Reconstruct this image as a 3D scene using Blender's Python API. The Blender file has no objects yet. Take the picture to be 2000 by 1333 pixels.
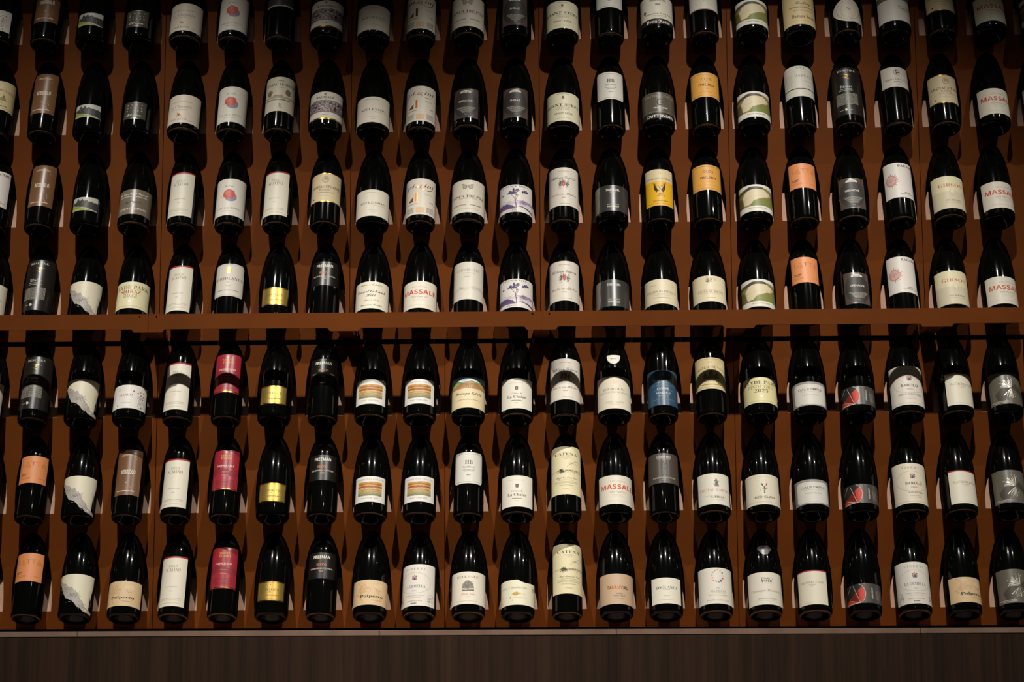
import bpy, bmesh, math, random
from mathutils import Matrix, Vector
sc = bpy.context.scene
COL = sc.collection
R_ = math.radians
Z0 = 1.55            # height of the lowest cut-out edge above the floor

# ------------------------------------------------------------------ camera
cam = bpy.data.cameras.new('camera'); cam.sensor_width = 36.0; cam.lens = 3.7412 * 18.0
cam.clip_start = 0.05; cam.clip_end = 60
camo = bpy.data.objects.new('camera', cam); COL.objects.link(camo); sc.camera = camo
pitch, yaw, roll = 0.1479, -0.0205, -0.0043
fw = Vector((math.sin(yaw)*math.cos(pitch), math.cos(yaw)*math.cos(pitch), math.sin(pitch)))
r0 = Vector((math.cos(yaw), -math.sin(yaw), 0)); u0 = r0.cross(fw)
rv = math.cos(roll)*r0 + math.sin(roll)*u0; uv = -math.sin(roll)*r0 + math.cos(roll)*u0
M = Matrix((rv, uv, -fw)).transposed().to_4x4(); M.translation = Vector((0.1451, -4.7407, Z0-0.0412))
camo.matrix_world = M

# ------------------------------------------------------------------ light
w = bpy.data.worlds.new('world'); sc.world = w; w.use_nodes = True
w.node_tree.nodes['Background'].inputs[0].default_value = (1.0, 0.92, 0.82, 1)
w.node_tree.nodes['Background'].inputs[1].default_value = 0.010
sc.view_settings.view_transform = 'Standard'; sc.view_settings.look = 'None'
sc.view_settings.exposure = 0.0; sc.view_settings.gamma = 1.0; sc.view_settings.use_curve_mapping = False
def spot(name, loc, aim, power, size, blend, radius=0.028, col=(1.0, 0.965, 0.90)):
    l = bpy.data.lights.new(name, 'SPOT'); l.energy = power; l.spot_size = R_(size); l.spot_blend = blend
    l.shadow_soft_size = radius; l.color = col
    o = bpy.data.objects.new(name, l); COL.objects.link(o); o.location = loc
    o.rotation_euler = (Vector(aim)-Vector(loc)).to_track_quat('-Z', 'Y').to_euler()
    return o
spot('track_spot', (-1.201, -2.0, Z0+3.28), (-0.745, 0, Z0-0.872), 418, 51.4, 1.0)
spot('track_spot', (0.799, -2.0, Z0+3.28), (0.310, 0, Z0-0.666), 464, 53.2, 1.0)
spot('track_spot', (2.601, -2.0, Z0+3.28), (1.149, 0, Z0-0.452), 88, 39.6, 0.40)
def bulb(loc, power, radius=0.03):
    l = bpy.data.lights.new('room_lamp', 'POINT'); l.energy = power; l.shadow_soft_size = radius; l.color = (1.0, 0.85, 0.65)
    o = bpy.data.objects.new('room_lamp', l); COL.objects.link(o); o.location = loc
for lx, ly, lz, p in ((-0.55, -3.6, 3.0, 5), (0.95, -3.9, 3.0, 5), (0.2, -6.2, 2.6, 4)):
    bulb((lx, ly, Z0+lz), p)

# ------------------------------------------------------------------ materials
def lin(c):
    c = c/255.0
    return c/12.92 if c <= 0.04045 else ((c+0.055)/1.055)**2.4
def hexc(h):
    h = h.lstrip('#'); return tuple(lin(int(h[i:i+2], 16)) for i in (0, 2, 4)) + (1.0,)
MATS = {}
def mat(name, color, rough=0.6, metal=0.0, spec=0.5, noise=0.0, nscale=40.0, bump=0.0, stretch=None):
    if name in MATS: return MATS[name]
    m = bpy.data.materials.new(name); m.use_nodes = True; nt = m.node_tree; b = nt.nodes['Principled BSDF']
    c = hexc(color) if isinstance(color, str) else color
    b.inputs['Base Color'].default_value = c; b.inputs['Roughness'].default_value = rough
    b.inputs['Metallic'].default_value = metal; b.inputs['Specular IOR Level'].default_value = spec
    if noise or bump:
        tc = nt.nodes.new('ShaderNodeTexCoord'); mp = nt.nodes.new('ShaderNodeMapping'); nz = nt.nodes.new('ShaderNodeTexNoise')
        nz.inputs['Scale'].default_value = nscale; nz.inputs['Detail'].default_value = 5
        if stretch: mp.inputs['Scale'].default_value = stretch
        nt.links.new(tc.outputs['Object'], mp.inputs['Vector']); nt.links.new(mp.outputs['Vector'], nz.inputs['Vector'])
        if noise:
            rp = nt.nodes.new('ShaderNodeValToRGB')
            rp.color_ramp.elements[0].position = 0.3; rp.color_ramp.elements[1].position = 0.7
            rp.color_ramp.elements[0].color = tuple(x*(1-noise) for x in c[:3])+(1,)
            rp.color_ramp.elements[1].color = tuple(min(1, x*(1+noise)) for x in c[:3])+(1,)
            nt.links.new(nz.outputs['Fac'], rp.inputs['Fac']); nt.links.new(rp.outputs['Color'], b.inputs['Base Color'])
        if bump:
            bp = nt.nodes.new('ShaderNodeBump'); bp.inputs['Strength'].default_value = bump; bp.inputs['Distance'].default_value = 0.001
            nt.links.new(nz.outputs['Fac'], bp.inputs['Height']); nt.links.new(bp.outputs['Normal'], b.inputs['Normal'])
    MATS[name] = m; return m
m_panel = mat('brown_powder_coat', (0.156, 0.0375, 0.0030, 1), 0.6, 0.0, 0.12, noise=0.10, nscale=9, bump=0.04)
m_beam = mat('brown_beam_coat', (0.156, 0.0385, 0.0040, 1), 0.6, 0.0, 0.12, noise=0.10, nscale=7)
m_cradle = mat('raw_pink_liner', (0.50, 0.30, 0.215, 1), 0.75, 0.0, 0.2, noise=0.06, nscale=60)
m_dark = mat('black_backing', '#0B0A09', 0.9, 0.0, 0.1)
m_wall = mat('dark_wall', '#14110F', 0.9, 0.0, 0.1, noise=0.2, nscale=5)
m_floor = mat('dark_floor', '#1C1713', 0.6, 0.0, 0.3, noise=0.2, nscale=4)
def glass_mat():
    m = bpy.data.materials.new('dark_bottle_glass'); m.use_nodes = True; nt = m.node_tree; nt.nodes.clear()
    out = nt.nodes.new('ShaderNodeOutputMaterial'); mx = nt.nodes.new('ShaderNodeMixShader'); d = nt.nodes.new('ShaderNodeBsdfDiffuse')
    g = nt.nodes.new('ShaderNodeBsdfGlossy'); g2 = nt.nodes.new('ShaderNodeBsdfGlossy'); m2 = nt.nodes.new('ShaderNodeMixShader')
    lw = nt.nodes.new('ShaderNodeLayerWeight'); lw.inputs['Blend'].default_value = 0.10
    sc_ = nt.nodes.new('ShaderNodeMath'); sc_.operation = 'MULTIPLY_ADD'; sc_.inputs[1].default_value = 0.16; sc_.inputs[2].default_value = 0.045
    d.inputs['Color'].default_value = (0.0018, 0.0019, 0.0016, 1); g.inputs['Roughness'].default_value = 0.04; g2.inputs['Roughness'].default_value = 0.16
    m2.inputs[0].default_value = 0.09
    nt.links.new(g.outputs[0], m2.inputs[1]); nt.links.new(g2.outputs[0], m2.inputs[2])
    nt.links.new(lw.outputs['Fresnel'], sc_.inputs[0]); nt.links.new(sc_.outputs[0], mx.inputs[0])
    nt.links.new(d.outputs[0], mx.inputs[1]); nt.links.new(m2.outputs[0], mx.inputs[2]); nt.links.new(mx.outputs[0], out.inputs['Surface'])
    return m
m_glass = glass_mat()
m_heel_glow = mat('painted_heel_glow', (0.20, 0.085, 0.035, 1), 0.35, 0.0, 0.5)  # amber colour stands in for light shining through the bottle base
m_stone = mat('brown_stone', '#8C7060', 0.6, 0.0, 0.3, noise=0.18, nscale=14)
m_screw = mat('black_screw', '#15110D', 0.4, 0.6, 0.5)
def wood_mat():
    m = bpy.data.materials.new('dark_wood_veneer'); m.use_nodes = True; nt = m.node_tree; b = nt.nodes['Principled BSDF']
    tc = nt.nodes.new('ShaderNodeTexCoord'); mp = nt.nodes.new('ShaderNodeMapping'); mp.inputs['Scale'].default_value = (1, 1, 0.018)
    n1 = nt.nodes.new('ShaderNodeTexNoise'); n1.inputs['Scale'].default_value = 26; n1.inputs['Detail'].default_value = 8; n1.inputs['Roughness'].default_value = 0.7
    n2 = nt.nodes.new('ShaderNodeTexNoise'); n2.inputs['Scale'].default_value = 150; n2.inputs['Detail'].default_value = 3
    nt.links.new(tc.outputs['Object'], mp.inputs['Vector']); nt.links.new(mp.outputs['Vector'], n1.inputs['Vector']); nt.links.new(mp.outputs['Vector'], n2.inputs['Vector'])
    mx = nt.nodes.new('ShaderNodeMath'); mx.operation = 'MULTIPLY_ADD'; mx.inputs[1].default_value = 0.35
    nt.links.new(n2.outputs['Fac'], mx.inputs[0]); nt.links.new(n1.outputs['Fac'], mx.inputs[2])
    rp = nt.nodes.new('ShaderNodeValToRGB'); e = rp.color_ramp.elements
    e[0].position = 0.45; e[0].color = hexc('#1D130C'); e[1].position = 0.95; e[1].color = hexc('#462E1F')
    nt.links.new(mx.outputs[0], rp.inputs['Fac']); nt.links.new(rp.outputs['Color'], b.inputs['Base Color'])
    b.inputs['Roughness'].default_value = 0.55; b.inputs['Specular IOR Level'].default_value = 0.3
    return m
m_wood = wood_mat()

# ------------------------------------------------------------------ helpers
def obj(name, me, parent=None):
    o = bpy.data.objects.new(name, me); COL.objects.link(o)
    if parent is not None: o.parent = parent
    return o
def mesh_bm(name, bm, mats, smooth=False):
    me = bpy.data.meshes.new(name); bm.to_mesh(me); bm.free()
    for m in (mats if isinstance(mats, (list, tuple)) else [mats]): me.materials.append(m)
    if smooth:
        for p in me.polygons: p.use_smooth = True
    return me
def box_bm(bm, x0, x1, y0, y1, z0, z1):
    vs = [bm.verts.new(p) for p in ((x0,y0,z0),(x1,y0,z0),(x1,y1,z0),(x0,y1,z0),(x0,y0,z1),(x1,y0,z1),(x1,y1,z1),(x0,y1,z1))]
    for f in ((0,3,2,1),(4,5,6,7),(0,1,5,4),(1,2,6,5),(2,3,7,6),(3,0,4,7)): bm.faces.new([vs[i] for i in f])
def box(name, m, x0, x1, y0, y1, z0, z1, parent=None, bev=0.0):
    bm = bmesh.new(); box_bm(bm, x0, x1, y0, y1, z0, z1)
    if bev: bmesh.ops.bevel(bm, geom=bm.edges[:], offset=bev, segments=2, affect='EDGES')
    return obj(name, mesh_bm(name, bm, m), parent)
def empty(name, loc, label, cat, group=None):
    o = bpy.data.objects.new(name, None); COL.objects.link(o); o.location = loc; o.empty_display_size = 0.05
    o['label'] = label; o['category'] = cat
    if group: o['group'] = group
    return o

PX, PZ, GAP = 0.12, 0.24, 0.0063
def colx(c): return (c-10.5)*PX
def rowz(r): return Z0+(6-r)*PZ+(GAP if r < 3.5 else 0)

# ------------------------------------------------------------------ setting
def struct(name, m, *b):
    o = box(name, m, *b); o['kind'] = 'structure'; return o
struct('floor', m_floor, -3.2, 3.2, -7.0, 0.3, -0.05, 0.0)
struct('wall_back', m_wall, -3.2, 3.2, 0.15, 0.25, 0.0, Z0+2.4)

# ------------------------------------------------------------------ racks
EB = 0.160
def egg(n=16):
    """outline of one cut-out (x, z), flat foot and arched head"""
    pts = [(-0.049, 0.0), (0.049, 0.0), (0.0498, 0.02)]
    for i in range(n+1):
        a = i/n*math.pi
        pts.append((0.050*math.cos(a), 0.034+EB*math.sin(a)))
    pts.append((-0.0498, 0.02))
    return pts
EGG = egg(); EGGTOP = 0.034+EB
def panel_mesh(x0, x1, z0, z1, holes):
    bm = bmesh.new(); edges = []
    def loop(pts):
        vs = [bm.verts.new((x, 0, z)) for x, z in pts]
        for i in range(len(vs)): edges.append(bm.edges.new((vs[i], vs[(i+1) % len(vs)])))
    top = []
    for cx, cz in sorted(holes, reverse=True):
        if cz+EGGTOP > z1-0.001:                       # this cut-out runs out through the upper edge
            hx = 0.05*math.sqrt(1-((z1-cz-0.034)/EB)**2)
            e = [p for p in EGG if cz+p[1] < z1-0.002]; k = EGG.index((0.049, 0.0))
            right = [p for p in EGG[k:] if p[0] > 0 and cz+p[1] < z1-0.002]; left = [p for p in EGG if p[0] < 0 and cz+p[1] < z1-0.002]
            left = [EGG[0]]+sorted([p for p in left if p is not EGG[0]], key=lambda p: p[1])
            top += [(cx+hx, z1)]+[(cx+x, cz+z) for x, z in right[::-1]]+[(cx+x, cz+z) for x, z in left]+[(cx-hx, z1)]
    loop([(x0, z0), (x1, z0), (x1, z1)]+top+[(x0, z1)])
    for cx, cz in holes:
        if cz+EGGTOP <= z1-0.001: loop([(cx+x, cz+z) for x, z in EGG])
    bmesh.ops.triangle_fill(bm, use_beauty=True, use_dissolve=False, edges=edges)
    # drop faces that fell inside a hole
    bad = []
    for f in bm.faces:
        c = f.calc_center_median()
        for cx, cz in holes:
            dx, dz = c.x-cx, c.z-cz
            if 0 < dz < EGGTOP:
                hw = 0.0495 if dz < 0.034 else 0.05*math.sqrt(max(0, 1-((dz-0.034)/EB)**2))
                if abs(dx) < hw-0.0005: bad.append(f); break
    if bad: bmesh.ops.delete(bm, geom=bad, context='FACES')
    for f in bm.faces:
        if f.normal.y > 0: f.normal_flip()
    r = bmesh.ops.extrude_face_region(bm, geom=bm.faces[:])
    bmesh.ops.translate(bm, vec=(0, 0.0025, 0), verts=[v for v in r['geom'] if isinstance(v, bmesh.types.BMVert)])
    bmesh.ops.recalc_face_normals(bm, faces=bm.faces[:])
    return mesh_bm('panel', bm, m_panel)
FLAP = R_(24)
NOHOLE = {(2, 22), (3, 22)}
def cradle_mesh():
    """tongue bent back from the foot of a cut-out, the bottle leans on it"""
    bm = bmesh.new(); vs = []
    hw = lambda t: 0.0485 if t < 0.034 else 0.0490*math.sqrt(1-((t-0.034)/EB)**2)
    tt = (0.0, 0.02, 0.04, 0.055, 0.07, 0.08, 0.0875)
    out = [(-hw(t), t) for t in tt[::-1]]+[(hw(t), t) for t in tt]
    for x, t in out: vs.append(bm.verts.new((x, 0.0026+t*math.sin(FLAP), t*math.cos(FLAP))))
    f = bm.faces.new(vs); bm.normal_update()
    if f.normal.y > 0: f.normal_flip()
    r = bmesh.ops.extrude_face_region(bm, geom=[f])
    bmesh.ops.translate(bm, vec=(0, 0.002*math.cos(FLAP), -0.002*math.sin(FLAP)), verts=[v for v in r['geom'] if isinstance(v, bmesh.types.BMVert)])
    bmesh.ops.recalc_face_normals(bm, faces=bm.faces[:])
    return mesh_bm('cradle', bm, m_cradle)
CRADLE = cradle_mesh()
def rack(label, spans, rows, z0, z1, lip):
    xa, xb = colx(spans[0][0]-0.5), colx(spans[-1][1]+0.5)
    root = empty('bottle_rack', ((xa+xb)/2, 0, z0), label, 'wine rack', 'wall racks for bottles')
    inv = Vector(root.location)
    def par(o): o.parent = root; o.location = Vector(o.location)-inv; return o
    for a, b in spans:
        pa, pb = colx(a-0.5)+0.0008, colx(b+0.5)-0.0008
        p = par(obj('panel', panel_mesh(pa, pb, z0, z1, [(colx(c), rowz(r)) for c in range(a, b+1) for r in rows if (r, c) not in NOHOLE])))
        if lip:
            l = box('hem', m_panel, pa, pb, -0.004, 0.0, z0, z0+0.0085, p)
        for c in range(a, b+1):
            for r in rows:
                if (r, c) in NOHOLE: continue
                k = obj('cradle', CRADLE, p); k.location = (colx(c), 0, rowz(r))
    par(box('back_sheet', m_dark, xa, xb, 0.115, 0.118, z0, z1))
    return root
rack('upper brown sheet metal bottle rack with four rows of arched cut-outs, above the long beam',
     [(0, 3), (4, 7), (8, 11), (12, 15), (16, 19), (20, 22)], (0, 1, 2, 3), Z0+0.6715, Z0+1.652, True)
rack('lower brown sheet metal bottle rack with three rows of arched cut-outs, below the long beam',
     [(0, 3), (4, 9), (10, 15), (16, 21)], (4, 5, 6), Z0-0.044, Z0+0.6595, False)

# ------------------------------------------------------------------ beam on brackets
BH, BT, MOD = 0.0375, -0.0078, 0.9725           # face height, drop of the tabs, storey height
brx = [colx(3.5)+0.002, colx(7.5)+0.002, colx(11.5)+0.002, colx(15.5)+0.002, colx(19.5)]
def disc(name, m, x, y, z, r, d, parent):
    bm = bmesh.new()
    bmesh.ops.create_cone(bm, cap_ends=True, segments=12, radius1=r, radius2=r*0.7, depth=d, matrix=Matrix.Translation((x, y, z)) @ Matrix.Rotation(R_(90), 4, 'X'))
    return obj(name, mesh_bm(name, bm, m), parent)
def beam_seg(beam, xa, xb):
    tw, r = 0.037, 0.006
    out = [(xa, BH), (xa, BT if any(abs(xa-b) < 0.01 for b in brx) else 0)]
    for b in brx:
        if b < xa-0.01 or b > xb+0.01: continue
        l, rr = b-tw, b+tw
        if l > xa: out += [(l-r, 0), (l-r*0.3, -r*0.35), (l, BT+r*0.35), (l+r*0.5, BT)]
        if rr < xb: out += [(rr-r*0.5, BT), (rr, BT+r*0.35), (rr+r*0.3, -r*0.35), (rr+r, 0)]
    out += [(xb, BT if any(abs(xb-b) < 0.01 for b in brx) else 0), (xb, BH)]
    bm = bmesh.new(); f = bm.faces.new([bm.verts.new((x, 0, z)) for x, z in out]); bm.normal_update()
    g = bmesh.ops.extrude_face_region(bm, geom=[f])
    bmesh.ops.translate(bm, vec=(0, 0.003, 0), verts=[v for v in g['geom'] if isinstance(v, bmesh.types.BMVert)])
    bmesh.ops.triangulate(bm, faces=[f for f in bm.faces if len(f.verts) > 4])
    bmesh.ops.recalc_face_normals(bm, faces=bm.faces[:])
    return obj('beam_segment', mesh_bm('beam_segment', bm, m_beam), beam)
def make_beam(z, label):
    beam = empty('beam', (0, -0.14, z), label, 'beam', 'beams across the racks')
    ends = [colx(-0.5), brx[0], brx[2], colx(22.5)]
    for i in range(3): beam_seg(beam, ends[i]+(0.0006 if i else 0), ends[i+1]-0.0006)
    for b in brx:
        bm = bmesh.new()
        box_bm(bm, b-0.0165, b+0.0165, 0.003, 0.1354, BT+0.0005, BT+0.003)     # plate back to the rack
        box_bm(bm, b-0.0175, b-0.0165, 0.003, 0.1354, BT+0.0005, BT+0.030)
        box_bm(bm, b+0.0165, b+0.0175, 0.003, 0.1354, BT+0.0005, BT+0.030)
        obj('bracket', mesh_bm('bracket', bm, m_beam), beam)
    for b in (brx[0], brx[2]):
        for dx in (-0.021, 0.02): disc('screw', m_screw, b+dx, -0.0008, 0.0315, 0.0022, 0.0016, beam)
make_beam(Z0+0.680, 'long brown metal beam between the two racks with rounded tabs at its brackets')
make_beam(Z0+0.680+MOD, 'matching brown metal beam above the top row of bottles')

# ------------------------------------------------------------------ ledge and cabinet
lx0, lx1 = -1.62, 1.56
led = empty('stone_ledge', (0, -0.08, Z0-0.0625), 'thin brown stone ledge along the foot of the bottle rack', 'ledge')
js = [lx0, -0.985, -0.266, 0.295, 1.01, lx1]
for i in range(5):
    box('slab', m_stone, js[i]+0.0006, js[i+1]-0.0006, -0.08, 0.195, 0.0, 0.0130, led, 0.0012)
cab = empty('base_cabinet', (0, -0.153, 0), 'dark brown wood-grain cabinet front below the stone ledge', 'cabinet')
box('carcass', m_dark, lx0, lx1, 0.012, 0.25, 0.0, Z0-0.0630, cab)
for i in range(5):
    box('panel', m_wood, js[i]+0.0002, js[i+1]-0.0002, -0.006, 0.011, 0.0, Z0-0.0632, cab)

# ------------------------------------------------------------------ bottle glass
PROF = {
 'A': [(0,.026),(.008,.025),(.017,.018),(.024,.006),(.0275,.0008),(.0300,0),(.0335,.0012),(.0349,.0026),(.0360,.0045),(.0370,.010),(.0370,.150),(.0370,.167),(.0365,.172),(.0354,.178),(.0330,.186),(.0292,.194),(.0245,.202),(.0202,.210),(.0172,.219),(.0154,.230),(.0146,.245),(.0142,.288),(.0152,.289),(.0152,.296),(.0138,.299),(0,.299)],
 'B': [(0,.034),(.008,.032),(.018,.022),(.026,.007),(.0305,.0008),(.0330,0),(.0370,.0014),(.0385,.0032),(.0398,.0055),(.0410,.012),(.0410,.118),(.0406,.130),(.0394,.144),(.0372,.160),(.0340,.176),(.0298,.192),(.0252,.207),(.0212,.221),(.0182,.234),(.0163,.246),(.0150,.260),(.0146,.289),(.0158,.290),(.0158,.297),(.0142,.300),(0,.300)]}
PROF['C'] = PROF['B']
def glass_mesh(k, seg=56):
    bm = bmesh.new(); rings = []
    for r, h in PROF[k]:
        if r == 0: rings.append([bm.verts.new((0, 0, h))])
        else: rings.append([bm.verts.new((r*math.cos(2*math.pi*i/seg), r*math.sin(2*math.pi*i/seg), h)) for i in range(seg)])
    for a, b in zip(rings, rings[1:]):
        for i in range(seg):
            j = (i+1) % seg
            if len(a) == 1: bm.faces.new((a[0], b[j], b[i]))
            elif len(b) == 1: bm.faces.new((a[i], a[j], b[0]))
            else: bm.faces.new((a[i], a[j], b[j], b[i]))
    bmesh.ops.recalc_face_normals(bm, faces=bm.faces[:])
    if k in 'AC':                                  # thin ring above the foot, light through the glass painted in amber
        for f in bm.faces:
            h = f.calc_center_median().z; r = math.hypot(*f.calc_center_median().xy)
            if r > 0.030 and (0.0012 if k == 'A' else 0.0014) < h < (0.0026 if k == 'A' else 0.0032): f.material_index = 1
    return mesh_bm('glass', bm, [m_glass, m_heel_glow], True)
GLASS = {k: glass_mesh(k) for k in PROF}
def prof_r(k, h):
    P = PROF[k][7:]
    for (ra, ha), (rb, hb) in zip(P, P[1:]):
        if ha <= h <= hb and hb > ha: return ra+(rb-ra)*(h-ha)/(hb-ha)
    return 0.037
RAD = {'A': 0.037, 'B': 0.041}
GLOW_RINGED = {'BELLV', 'GEM', 'VIB', 'VIB2', 'RING', 'HARRY', 'HATH', 'CHAIZE', 'STRATA', 'LIRAC', 'CONCA', 'GIBSON', 'TONIC', 'CHAPELLE', 'CHAMP'}

# ------------------------------------------------------------------ flat print: paper, ink and foil
def ink(c):
    if c == 'GOLD': return mat('gold_foil', '#C99A3C', 0.28, 1.0)
    if c == 'LGOLD': return mat('pale_gold_paper', '#B89A4E', 0.38, 0.75)
    if c == 'COPPER': return mat('copper_foil', '#C87038', 0.25, 1.0)
    if c == 'SILVER': return mat('silver_foil', '#C9C3B6', 0.3, 1.0)
    return mat('ink_'+c.lstrip('#').lower(), c, 0.5, 0.0, 0.4)
def paper(c):
    if c == 'LGOLD': return ink('LGOLD')
    h = c.lstrip('#'); lum = int(h[:2], 16)+int(h[2:4], 16)
    return mat('paper_'+h.lower(), c, 0.34 if lum < 260 else 0.5, 0.0, 0.5)

def styled(s, st):
    base = {'b': (0x1D400, 0x1D41A, 0x1D7CE), 'r': (0x1D400, 0x1D41A, 0x1D7CE), 'i': (0x1D400, 0x1D41A, 0x1D7CE),
            'c': (0x1D4D0, 0x1D4EA, None), 'f': (0x1D56C, 0x1D586, None), 'x': (None, None, None), 'X': (0x1D5D4, 0x1D5EE, 0x1D7EC), 's': (None, None, None)}[st]
    o = ''
    for ch in s:
        if 'A' <= ch <= 'Z' and base[0]: o += chr(base[0]+ord(ch)-65)
        elif 'a' <= ch <= 'z' and base[1]: o += chr(base[1]+ord(ch)-97)
        elif '0' <= ch <= '9' and base[2]: o += chr(base[2]+ord(ch)-48)
        else: o += ch
    return o
TEXTS = {}          # (string, style) -> (verts, tris) at unit size, made in one go below
class Lab:
    """one printed label; u is the sideways position as seen from the front (-1..1), f the height (0..1)"""
    def __init__(s, kind, h0, H, ang, base, cr=0.0, shape=None, seed=1):
        s.k = kind; s.q = RAD[kind]*1000; s.h0 = h0; s.H = H; s.ang = R_(ang); s.base = base; s.cr = cr; s.shape = shape
        s.ops = []; s.n = 1; s.rnd = random.Random(seed)
    def X(s, u):
        v = max(-1.0, min(1.0, u)); a = math.asin(v)+(u-v)*1.0
        return s.q*a
    def add(s, kind, data, col): s.ops.append((kind, data, col, s.n)); s.n += 1
    def T(s, txt, u, f, uw, hf, st='s', col='#2A2622', arch=0.0, rot=0.0):
        t = styled(txt, st); v = {'r': 'r', 'i': 'r', 'x': 'x'}.get(st, ''); TEXTS.setdefault((t, v), None)
        xa, xb = s.X(u-uw/2), s.X(u+uw/2)
        s.add('T', (t, v, (xa+xb)/2, f*s.H, xb-xa, hf*s.H, arch, rot, 0.25 if st == 'i' else 0.0), col); return s
    def G(s, u, f, uw, hf, col='#6B655A'):
        xa, xb = s.X(u-uw/2), s.X(u+uw/2); x = xa; h = hf*s.H; q = []
        while x < xb:
            wd = min(s.rnd.uniform(0.9, 2.6), xb-x); q.append([(x, f*s.H-h/2), (x+wd, f*s.H-h/2), (x+wd, f*s.H+h/2), (x, f*s.H+h/2)]); x += wd+s.rnd.uniform(0.4, 0.9)
        s.add('Q', q, col); return s
    def R(s, u0, f0, u1, f1, col):
        xa, xb = s.X(u0), s.X(u1); s.add('P', [[(xa, f0*s.H), (xb, f0*s.H), (xb, f1*s.H), (xa, f1*s.H)]], col); return s
    def F(s, m, t, col, cr=0.0):
        W = s.q*s.ang; o = rrect(-W+m, m, W-m, s.H-m, cr); i = rrect(-W+m+t, m+t, W-m-t, s.H-m-t, max(0, cr-t))
        s.add('P', [[o[k], o[(k+1) % len(o)], i[(k+1) % len(o)], i[k]] for k in range(len(o))], col); return s
    def E(s, u, f, rx, ry, col, n=18, wob=0.0, rot=0.0):
        x, y = s.X(u), f*s.H; p = []
        for k in range(n):
            a = 2*math.pi*k/n; g = 1+s.rnd.uniform(-wob, wob); px, py = rx*g*math.cos(a), ry*g*math.sin(a)
            p.append((x+px*math.cos(rot)-py*math.sin(rot), y+px*math.sin(rot)+py*math.cos(rot)))
        s.add('P', [p], col); return s
    def O(s, u, f, rx, ry, t, col, n=32, a0=0.0, a1=6.2832):
        x, y = s.X(u), f*s.H; q = []
        for k in range(n):
            a, b = a0+(a1-a0)*k/n, a0+(a1-a0)*(k+1)/n
            q.append([(x+r*math.cos(z)*1.0 if 0 else x+(rx-d)*math.cos(z), y+(ry-d)*math.sin(z)) for z, d in ((a, 0), (b, 0), (b, t), (a, t))])
        s.add('P', q, col); return s
    def P(s, pts, col): s.add('P', [[(s.X(u), f*s.H) for u, f in pts]], col); return s
    def L(s, pts, wd, col):
        p = [(s.X(u), f*s.H) for u, f in pts]; q = []
        for (x0, y0), (x1, y1) in zip(p, p[1:]):
            dx, dy = x1-x0, y1-y0; l = math.hypot(dx, dy) or 1e-6; nx, ny = -dy/l*wd/2, dx/l*wd/2
            q.append([(x0-nx, y0-ny), (x1-nx, y1-ny), (x1+nx, y1+ny), (x0+nx, y0+ny)])
        s.add('P', q, col); return s
    def S(s, u, f, su, sf, n, wd, cols, ln=2.0, ang=None, aj=.35):
        """n short pen strokes scattered round a point: engraved or painted drawings"""
        by = {}
        for i in range(n):
            x, y = s.X(u+s.rnd.gauss(0, su)), (f+s.rnd.gauss(0, sf))*s.H; a = s.rnd.uniform(0, math.pi) if ang is None else ang+s.rnd.gauss(0, aj)
            l = ln*s.rnd.uniform(.4, 1.2)/2; dx, dy = math.cos(a)*l, math.sin(a)*l; nx, ny = -math.sin(a)*wd/2, math.cos(a)*wd/2
            by.setdefault(s.rnd.choice(cols), []).append([(x-dx-nx, y-dy-ny), (x+dx-nx, y+dy-ny), (x+dx+nx, y+dy+ny), (x-dx+nx, y-dy+ny)])
        for c, q in by.items(): s.add('P', q, c)
        return s
def rrect(x0, y0, x1, y1, r):
    if r <= 0: return [(x0, y0), (x1, y0), (x1, y1), (x0, y1)]
    p = []
    for cx, cy, a in ((x1-r, y0+r, -90), (x1-r, y1-r, 0), (x0+r, y1-r, 90), (x0+r, y0+r, 180)):
        for k in range(5): t = R_(a+90*k/4); p.append((cx+r*math.cos(t), cy+r*math.sin(t)))
    return p

K = '#2F2A24'; GR = '#857C6C'; LG = '#B3A992'; RED = '#B5352A'; W = '#EAE1D0'
D = {}
def des(key, desc, lab, neck=None): D[key] = (desc, lab, neck); return lab
# --- upper rack designs
l = des('NEBBIOLO', 'bottle with tall chocolate-brown label and blocky white lettering', Lab('A', 54, 123, 54, '#7B5638'))
l.T('NEBBIOLO', 0, .505, .95, .09, 'X', '#E8DCC8').G(-.05, .885, .8, .012, '#D8C8AE').G(-.02, .862, 1.0, .012, '#D8C8AE').G(-.05, .09, 1.15, .018, '#E8DCC8')
l.L([(.40, .30), (.38, .24), (.44, .23), (.40, .18)], 1.6, '#5FA3A8').E(.2, .19, 2.2, 2.6, '#C8643A', wob=.25).L([(.25, .17), (.36, .12), (.46, .06)], 1.1, '#B9B0A8').L([(.42, .82), (.47, .79), (.43, .77)], .6, '#D8C8AE').E(-.05, .27, 1.0, 1.6, '#E8DCC8', wob=.3)
l = des('FOREST', 'bottle with small landscape label of dark peaks over green field', Lab('B', 36, 39, 48, '#BDBBAE'))
l.P([(-.74, .3), (-.74, .55), (-.62, .68), (-.56, .60), (-.42, .93), (-.30, .70), (-.16, .88), (-.04, .70), (.10, .80), (.24, .66), (.4, .68), (.52, .62), (.62, .66), (.74, .60), (.74, .02), (.35, .1), (-.1, .22)], '#3B3934')
for u, f in ((-.42, .9), (-.16, .85), (.1, .77), (.4, .65)): l.P([(u, f), (u+.03, f-.1), (u+.05, f-.5), (u-.02, f-.45)], '#57544C')
l.P([(-.74, 0), (-.74, .5), (-.66, .46), (-.55, .38), (-.3, .24), (.2, .1), (.5, 0)], '#8E9440').P([(-.74, .0), (-.74, .2), (-.3, .14), (.2, .06), (.3, 0)], '#A9AB55').L([(-.5, .32), (-.1, .24), (.35, .12), (.74, .03)], .7, '#D8D4C4')
l = des('GRID', 'bottle with small square dark label of scattered pale letters', Lab('B', 30, 51, 42, '#4A453C'))
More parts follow.
